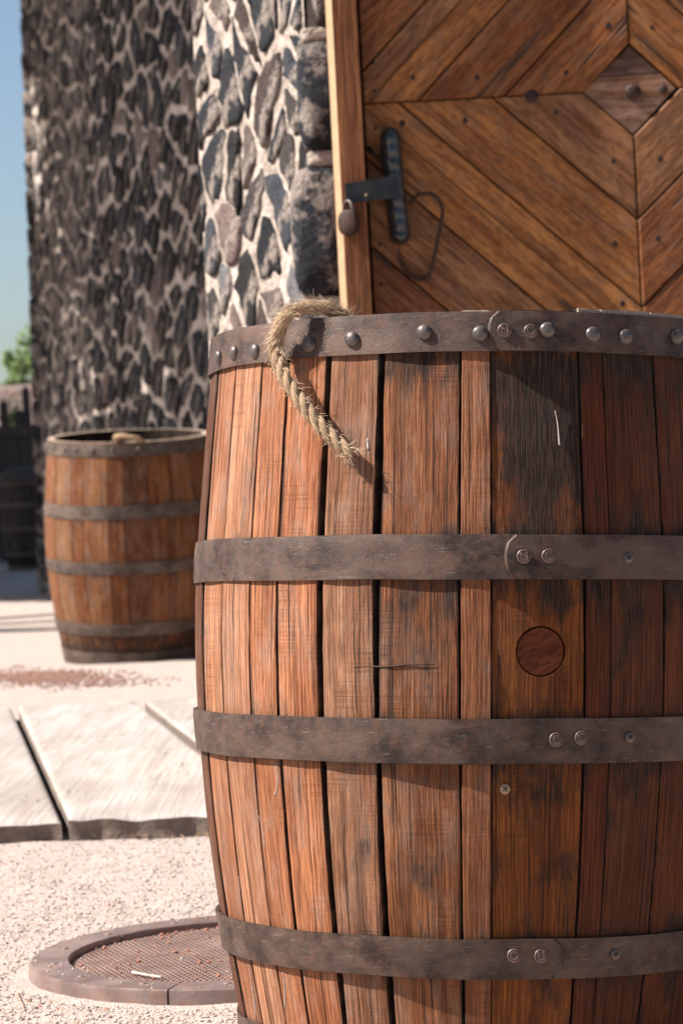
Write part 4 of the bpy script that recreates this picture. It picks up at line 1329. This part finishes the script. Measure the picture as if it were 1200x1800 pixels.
for sx_ in (-1, 1):
    for sz_ in (-1, 1):
        m_ = mU if sz_ > 0 else mL
        sc0 = 1.0 if sz_ < 0 else 0.985
        for k in range(len(cs_low)-1):
            c0, c1 = cs_low[k]*sc0, cs_low[k+1]*sc0
            if sz_ > 0 and k == 0: c0 = cs_low[0]*1.02
            # two boards share a plank now and then
            subs = [(c0, c1)]
            if rd_.random() < .16: mid_ = c0+(c1-c0)*rd_.choice((.42, .5, .58)); subs = [(c0, mid_), (mid_, c1)]
            for qi, (e0, e1) in enumerate(subs):
                poly = rectp
                poly = clip(poly, -sx_, 0, -sx_*cx-gapd*.5); poly = clip(poly, 0, -sz_, -sz_*cz-gapd*.5)
                g0 = gapd*.9 if qi == 0 else .0004; g1 = gapd*.9 if qi == len(subs)-1 else .0004
                # c = m*|a| + |b|
                poly = clip(poly, -sx_*m_, -sz_, -(e0+g0)-sx_*m_*cx-sz_*cz)
                if poly: poly = clip(poly, sx_*m_, sz_, (e1-g1)+sx_*m_*cx+sz_*cz)
                if not poly or len(poly) < 3: continue
                xs_ = [p[0] for p in poly]; zs_ = [p[1] for p in poly]
                if (max(xs_)-min(xs_)) < .006 or (max(zs_)-min(zs_)) < .006: continue
                # drop duplicate points
                pp = [poly[0]]
                for p in poly[1:]:
                    if (Vector(p)-Vector(pp[-1])).length > 1e-4: pp.append(p)
                if (Vector(pp[0])-Vector(pp[-1])).length < 1e-4: pp.pop()
                if len(pp) < 3: continue
                b = MB(); ang_ = atan2(-sz_*m_*1.0, sx_*1.0)
                dy = rd_.uniform(-.0012, .0012)
                b.prism(pp, YD+dy, YD+.03, .0028, (cx, cz), ang_)
                col = rd_.choice(DCOL)
                b.build('plank', M['door'], door, color=col)
                # nails close to the plank ends
                cm = (e0+e1)/2
                for side in (0, 1):
                    if side == 0: a_off = .045; px_ = cx+sx_*a_off; pz_ = cz+sz_*(cm-m_*a_off)
                    else: b_off = .04; pz_ = cz+sz_*b_off; px_ = cx+sx_*(cm-b_off)/m_
                    if side == 0 and (cm-m_*a_off) < .03: continue
                    if side == 1 and (cm-b_off) < .05: continue
                    px_ += rd_.uniform(-.008, .008); pz_ += rd_.uniform(-.008, .008)
                    if dxl+.02 < px_ < dxr-.02 and dzb < pz_ < dzt: nails.append((px_, pz_, YD+dy))
for px_, pz_, py_ in nails:
    o = bpy.data.objects.new('nail', nailm); link(o, door)
    o.location = (px_, py_, pz_); o.rotation_euler = (pi/2, 0, 0); s_ = rd_.uniform(1.0, 1.6); o.scale = (s_, s_*rd_.uniform(1, 1.5), 1)
# nail column along the left edge
for v in (110, 160, 225, 345, 430, 500):
    x, z = dp(652+(v*.035), v); o = bpy.data.objects.new('nail', nailm); link(o, door); o.location = (x, YD, z); o.rotation_euler = (pi/2, 0, 0)
# centre diamond: three pieces
dm = [(cx-.092*1.08, cz), (cx, cz-.092), (cx+.092*1.0, cz), (cx, cz+.092)]
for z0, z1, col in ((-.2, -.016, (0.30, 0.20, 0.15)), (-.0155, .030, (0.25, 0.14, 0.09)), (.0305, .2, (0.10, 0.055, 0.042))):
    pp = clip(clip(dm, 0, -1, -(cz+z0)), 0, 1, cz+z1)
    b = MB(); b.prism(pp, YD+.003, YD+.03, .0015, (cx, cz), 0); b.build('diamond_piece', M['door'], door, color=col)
kn = lathe_mesh('iron_boss', dome_prof(.016, .008), M['rust_iron'], 20)
for u, v, s_ in ((1112, 161, 1.05), (934, 170, .95), (1165, 157, .6)):
    x, z = dp(u, v); o = bpy.data.objects.new('iron_boss', kn); link(o, door); o.location = (x, YD+.002, z); o.rotation_euler = (pi/2, 0, 0); o.scale = (s_, s_, s_)
bk = MB(); bk.box(dxl-.02, dxr+.02, YD+.032, YD+.05, dzb, dzt); bk.build('door_backing', M['dark'], door)

# ---- iron handle: long lobed bar on a hasp strap
def handle():
    p0 = P(684, 226, YD); p1 = P(704, 432, YD)
    ax = (p0-p1); L = ax.length; zc = (p0+p1)/2
    X = ax.normalized(); Yv = Vector((0, -1, 0)); Z = X.cross(Yv)
    # section: flat facet to the left, ridge in the middle, shoulder to the right
    sec = [(-.021, .0), (-.0215, .020), (-.018, .026), (-.003, .037), (.004, .040), (.013, .034), (.021, .018), (.021, .0)]
    n = 60; V = []; F = []; uv = []
    for i in range(n+1):
        t_ = i/n; s_ = (t_-.5)*L
        e = min(t_, 1-t_)*L
        k = sqrt(max(0.02, 1-(1-min(1, e/.02))**2))
        for j, (a, h_) in enumerate(sec):
            hh = h_*(0.55+.45*k)
            aa = a*k
            if j in (3, 4, 5): hh += .0032*abs(sin(t_*pi*9.5))-.001; aa += .0012*sin(t_*40+j)
            aa += .0025*sin(t_*3.0)
            V.append(zc+X*s_+Z*(-aa)+Yv*(hh+.008)); uv.append((aa, s_))
    m = len(sec)
    for i in range(n):
        for j in range(m):
            j2 = (j+1) % m; F.append((i*m+j, i*m+j2, (i+1)*m+j2, (i+1)*m+j))
    F.append(tuple(range(m))); F.append(tuple(n*m+j for j in range(m)))
    o = mesh('door_handle', V, F, M['polished'], door, True, uv); recalc(o); smooth_angle(o, 42)
handle()
for v_ in (250, 412):
    b = MB(); a = P(690 if v_ < 300 else 702, v_, YD); b.tube([a+Vector((0, .004, 0)), a+Vector((0, -.02, 0))], .012, 10); b.build('handle_stud', M['iron'], door, True)
# hasp strap
hp = MB()
c4 = [dp(605, 329), dp(700, 314), dp(702, 352), dp(609, 364)]
hp.prism([(x, z) for x, z in c4], YD-.066, YD-.061, .001); hp.build('hasp_strap', M['iron'], door)
hn = MB(); hn.lathe([(.003, 0), (.002, .002), (0, .0025)], 10); hno = hn.build('hasp_rivet', brass, door, True); x, z = dp(643, 349); hno.location = (x, YD-.066, z); hno.rotation_euler = (pi/2, 0, 0)
# keeper bar left of handle
kb = MB(); kb.tube([P(648, 258, YD-.01), P(658, 272, YD-.02), P(668, 276, YD-.02)], .0045, 8); kb.build('latch_keeper', M['rust_iron'], door, True)
# hook and chain on the right of the handle
hk = MB()
hk.tube(spline([P(722, 358, YD-.012), P(732, 344, YD-.018), P(750, 340, YD-.02), P(764, 344, YD-.02), P(776, 362, YD-.02), P(776, 385, YD-.02), P(769, 420, YD-.02), P(762, 455, YD-.018), P(753, 486, YD-.016)], 5), [.0048]*40+[.0042]*1, 8) if False else hk.tube(spline([P(722, 358, YD-.012), P(732, 344, YD-.018), P(750, 340, YD-.02), P(764, 344, YD-.02), P(776, 362, YD-.02), P(776, 385, YD-.02), P(769, 420, YD-.02), P(762, 455, YD-.018), P(753, 486, YD-.016)], 5), .0043, 8)
hk.build('door_hook', M['rust_iron'], door, True)
chp = spline([P(752, 488, YD-.016), P(735, 490, YD-.014), P(718, 480, YD-.013), P(706, 462, YD-.013), P(700, 440, YD-.02)], 5)
for i in range(0, len(chp)-1, 2):
    c_ = (chp[i]+chp[min(i+2, len(chp)-1)])/2; d = (chp[min(i+2, len(chp)-1)]-chp[i]).normalized()
    sd = d.cross(Vector((0, 1, 0))).normalized() if (i//2) % 2 == 0 else Vector((0, -1, 0))
    hl = .0105; pts = [c_+d*hl*cos(q*2*pi/12)+sd*.0045*sin(q*2*pi/12) for q in range(13)]
    b = MB(); b.tube(pts, .0016, 6); b.build('chain_link', M['rust_iron'], door, True)
# padlock, hanging on the strap end
plk = empty('padlock', P(612, 385, YD-.07), label='small rusty padlock hanging on the strap at the door frame edge', cat='padlock')
pi_ = Matrix.Translation(-plk.location)
b = MB()
sec = [(a/10) for a in range(11)]
prof_ = []
x, z = 0, 0
nV = 24; V = []; F = []
for yy, k in ((-.010, .86), (-.0075, 1.0), (.0075, 1.0), (.010, .86)):
    for q in range(nV):
        a = 2*pi*q/nV; V.append(Vector((.0205*k*math.copysign(abs(cos(a))**.75, cos(a)), yy, .026*k*math.copysign(abs(sin(a))**.8, sin(a)))))
for r_ in range(3):
    for q in range(nV): F.append((r_*nV+q, r_*nV+(q+1) % nV, (r_+1)*nV+(q+1) % nV, (r_+1)*nV+q))
F.append(tuple(range(nV))); F.append(tuple(3*nV+q for q in range(nV)))
o = recalc(mesh('lock_body', V, F, M['rust_iron'], plk, True)); smooth_angle(o, 40)
o.rotation_euler = (0, 0, radians(-25)); o.location = (0, 0, -.008)
b = MB(); b.tube([Vector((-.013, 0, .010))]+[Vector((.013*-cos(pi*k/8), 0, .024+.013*sin(pi*k/8))) for k in range(9)]+[Vector((.013, 0, .010))], .0032, 8)
sh = b.build('shackle', M['bolt'], plk, True); sh.rotation_euler = (0, 0, radians(-50))

# ---- far wall
F1 = (-0.33, 9.9)
F2x = P(52, 300, 18.0).x
F2 = (F2x-.06, 18.0)
dw = Vector((F2[0]-P(345, 300, 11.45).x, 18-11.45)); 
Fa = (P(345, 300, 11.45).x-dw.x*.22, 11.45-dw.y*.22)
fw = empty('stone_wall', (Fa[0], Fa[1], 0), label='long dark lava rubble wall receding behind the far barrel', cat='wall')
before = set(bpy.data.objects)
Wf, Lf, nf = wall_face(fw, Fa, F2, 4.6, .31, .185, 21, gap=(.011, .030), depth=.012, batter=.022, outward=(-1, 0), pale=.07, mat='mortar_far', cols=[(.022, .021, .023), (.03, .029, .033), (.016, .015, .017), (.035, .026, .024), (.045, .032, .028), (.024, .021, .02), (.05, .05, .054)])
Minv = Matrix.Translation((-Fa[0], -Fa[1], 0))
core = MB()
off_ = nf*-.014; dd_ = Vector((F2[0]-Fa[0], F2[1]-Fa[1], 0)).normalized()
def wp(s_, n_, z): return Wf(s_, n_, z)
th = -.7
vs_ = [wp(0, -.02, 0), wp(Lf, -.02, 0), wp(Lf+.0, th, 0), wp(0, th, 0), wp(0, -.02, 4.6), wp(Lf, -.02, 4.6), wp(Lf, th, 4.6), wp(0, th, 4.6)]
core.add(vs_, [(0, 3, 2, 1), (4, 5, 6, 7), (0, 1, 5, 4), (1, 2, 6, 5), (2, 3, 7, 6), (3, 0, 4, 7)])
core.build('masonry_core', M['mortar'], fw)
# end quoins of the far wall
rq = random.Random(8); z = 0
while z < 4.5:
    h_ = rq.uniform(.16, .30)
    p = Wf(Lf-.10, -.1, z+h_/2)
    o = quoin(p.x-.13, p.x+.2, p.y-.16, p.y+.12, z+.002, z+h_-.002, rq.uniform(0, 60), rq.choice(STONE_COLS), 14); o.parent = fw
    z += h_
for o in list(set(bpy.data.objects)-before):
    if o.parent is fw: o.matrix_parent_inverse = Minv

# ------------------------------------------------------------------ fence, trees, far things
fy = 27.0
fn = empty('picket_fence', (P(20, 980, fy).x, fy, 0), label='dark weathered uneven picket fence beyond the dark barrel', cat='fence')
fx0 = fn.location.x
rf = random.Random(3)
x = -3.4
while x < .9:
    w_ = rf.uniform(.07, .11); h_ = rf.uniform(1.52, 1.82)
    if rf.random() < .2: h_ -= .22
    b = MB(); b.box(-w_/2, w_/2, -.012, .012, .02, h_-.04); 
    b.add([Vector((-w_/2, -.011, h_-.04)), Vector((w_/2, -.011, h_-.04)), Vector((w_*.1, -.011, h_)), Vector((-w_/2, .011, h_-.04)), Vector((w_/2, .011, h_-.04)), Vector((w_*.1, .011, h_))], [(0, 1, 2), (3, 5, 4), (0, 2, 5, 3), (1, 4, 5, 2)])
    o = b.build('picket', M['picket'], fn); o.location = (x, 0, 0); o.rotation_euler = (0, rf.uniform(-.03, .03), 0)
    x += w_+rf.uniform(.02, .05)
for z_ in (.35, 1.28):
    b = MB(); b.box(-3.4, .9, -.07, -.02, z_-.05, z_+.05); b.build('rail', M['picket'], fn)
# lower board fence in front: bench-like rails
sf = empty('board_fence', (fx0, 25.6, 0), label='low dark board fence with thick top rail in front of the pickets', cat='fence')
for z_ in (1.28, .84):
    b = MB(); b.box(-3.2, .62, -.05, .05, z_-.045, z_+.045); b.build('rail', M['picket'], sf)
x = -3.1
while x < .6:
    b = MB(); b.box(-.05, .05, .055, .08, .02, 1.22); o = b.build('board', M['picket'], sf); o.location = (x, 0, 0); x += rf.uniform(.115, .15)
ad = MB(); ad.box(-14, -4.3, 44, 44.4, 0, 2.35); ad.box(-14.1, -4.2, 43.95, 44.45, 2.35, 2.45)
a_o = ad.build('adobe_wall', M['adobe']); tag(a_o, 'pink adobe wall seen through gaps far beyond the picket fence', 'wall')

hv = []; hf = []
nH = 60
for i in range(nH+1):
    x = -260+i*8; top = 9+5*nz(x*.02, 1)+2*nz(x*.09, 4)
    hv += [(x, 380, -1), (x, 400, top*.6), (x, 430, top)]
    hv += [(x, 480, -1)]
for i in range(nH):
    for j in range(3): q = i*4+j; hf.append((q, q+4, q+5, q+1))
hl_ = mesh('hill', hv, hf, M['hill'], smooth=True); tag(hl_, kind='structure')

def crown(name, parent, c, rx, ry, rz, n, size, mat, seed, lumps=9, hole=0.0):
    rr = random.Random(seed); b = MB()
    cl = []
    for _ in range(lumps):
        while True:
            p = Vector((rr.uniform(-1, 1), rr.uniform(-1, 1), rr.uniform(-1, 1)))
            if .3 < p.length < .85: break
        cl.append((p, rr.uniform(.28, .48)))
    cl.append((Vector((0, 0, 0)), .5))
    V = []; F = []
    for _ in range(n):
        p0, rad = cl[rr.randrange(len(cl))]
        d = Vector((rr.gauss(0, 1), rr.gauss(0, 1), rr.gauss(0, 1))).normalized()*rad*rr.random()**.4
        p = p0+d
        p = Vector((c[0]+p.x*rx, c[1]+p.y*ry, c[2]+p.z*rz))
        u = Vector((rr.gauss(0, 1), rr.gauss(0, 1), rr.gauss(0, 1))).normalized(); w = u.orthogonal().normalized(); s_ = size*rr.uniform(.6, 1.3)
        q = len(V); V += [p-u*s_, p+w*s_*.5, p+u*s_, p-w*s_*.5]; F.append((q, q+1, q+2, q+3))
    return mesh(name, V, F, mat, parent)
def tree(x, y, label, crown_args, trunk_h, tr, mat, group=None, lean=0):
    root = empty('tree', (x, y, 0), label=label, cat='tree', group=group)
    (cz_, rx, ry, rz, n, size, seed) = crown_args
    crown('crown', root, (lean, 0, cz_), rx, ry, rz, n, size, mat, seed)
    b = MB(); b.tube(spline([(0, 0, -.1), (.05, 0, trunk_h*.4), (lean*.4, .05, trunk_h*.8), (lean*.8, 0, cz_)], 4), [tr*(1-.6*i/12) for i in range(13)], 10)
    b.build('trunk', M['bark'], root, True)
    rr = random.Random(seed+1)
    for k in range(5):
        a = rr.uniform(0, 2*pi); z0 = trunk_h*rr.uniform(.6, .9)
        b = MB(); b.tube([(lean*.4, 0, z0), (lean*.6+cos(a)*rx*.3, sin(a)*ry*.3, (z0+cz_)/2+.2), (lean+cos(a)*rx*.6, sin(a)*ry*.6, cz_+rz*.2)], [tr*.4, tr*.25, tr*.1], 6)
        b.build('limb', M['bark'], root, True)
    return root
pt_ = P(38, 640, 46)
tree(pt_.x, 46, 'small bright green leafy tree at the wall edge far away', (pt_.z, .42, .42, .62, 900, .07, 5), 1.9, .06, M['leaf'])
pt_ = P(-10, 690, 52)
tree(pt_.x, 52, 'low green bush crown above the fence at the left picture edge', (pt_.z-.1, 1.0, .6, .38, 1200, .07, 8), 1.5, .06, M['leaf'])
bu_ = crown('shrub', None, (P(36, 790, 29).x, 29, .85), .35, .3, .85, 1500, .04, M['leaf'], 31); tag(bu_, 'bright green shrub glimpsed through the fence boards', 'shrub')
# unseen trees added left of the view to cast shade on wall and ground
tree(-5.7, 13.4, 'broad unseen tree added left of the view to shade the far wall', (7.3, 2.7, 4.1, 2.6, 8500, .16, 41), 3.6, .2, M['leaf_dark'], lean=.3)
tree(-6.4, 18.9, 'broad unseen tree added farther back on the left to shade the ground', (5.0, 3.2, 3.6, 3.2, 14000, .18, 47), 3.2, .22, M['leaf_dark'], lean=.2)
tree(-7.6, 24.4, 'broad unseen tree added left of the picket fence to shade it', (5.2, 3.4, 4.8, 3.3, 16000, .19, 53), 3.0, .2, M['leaf_dark'], lean=.2)
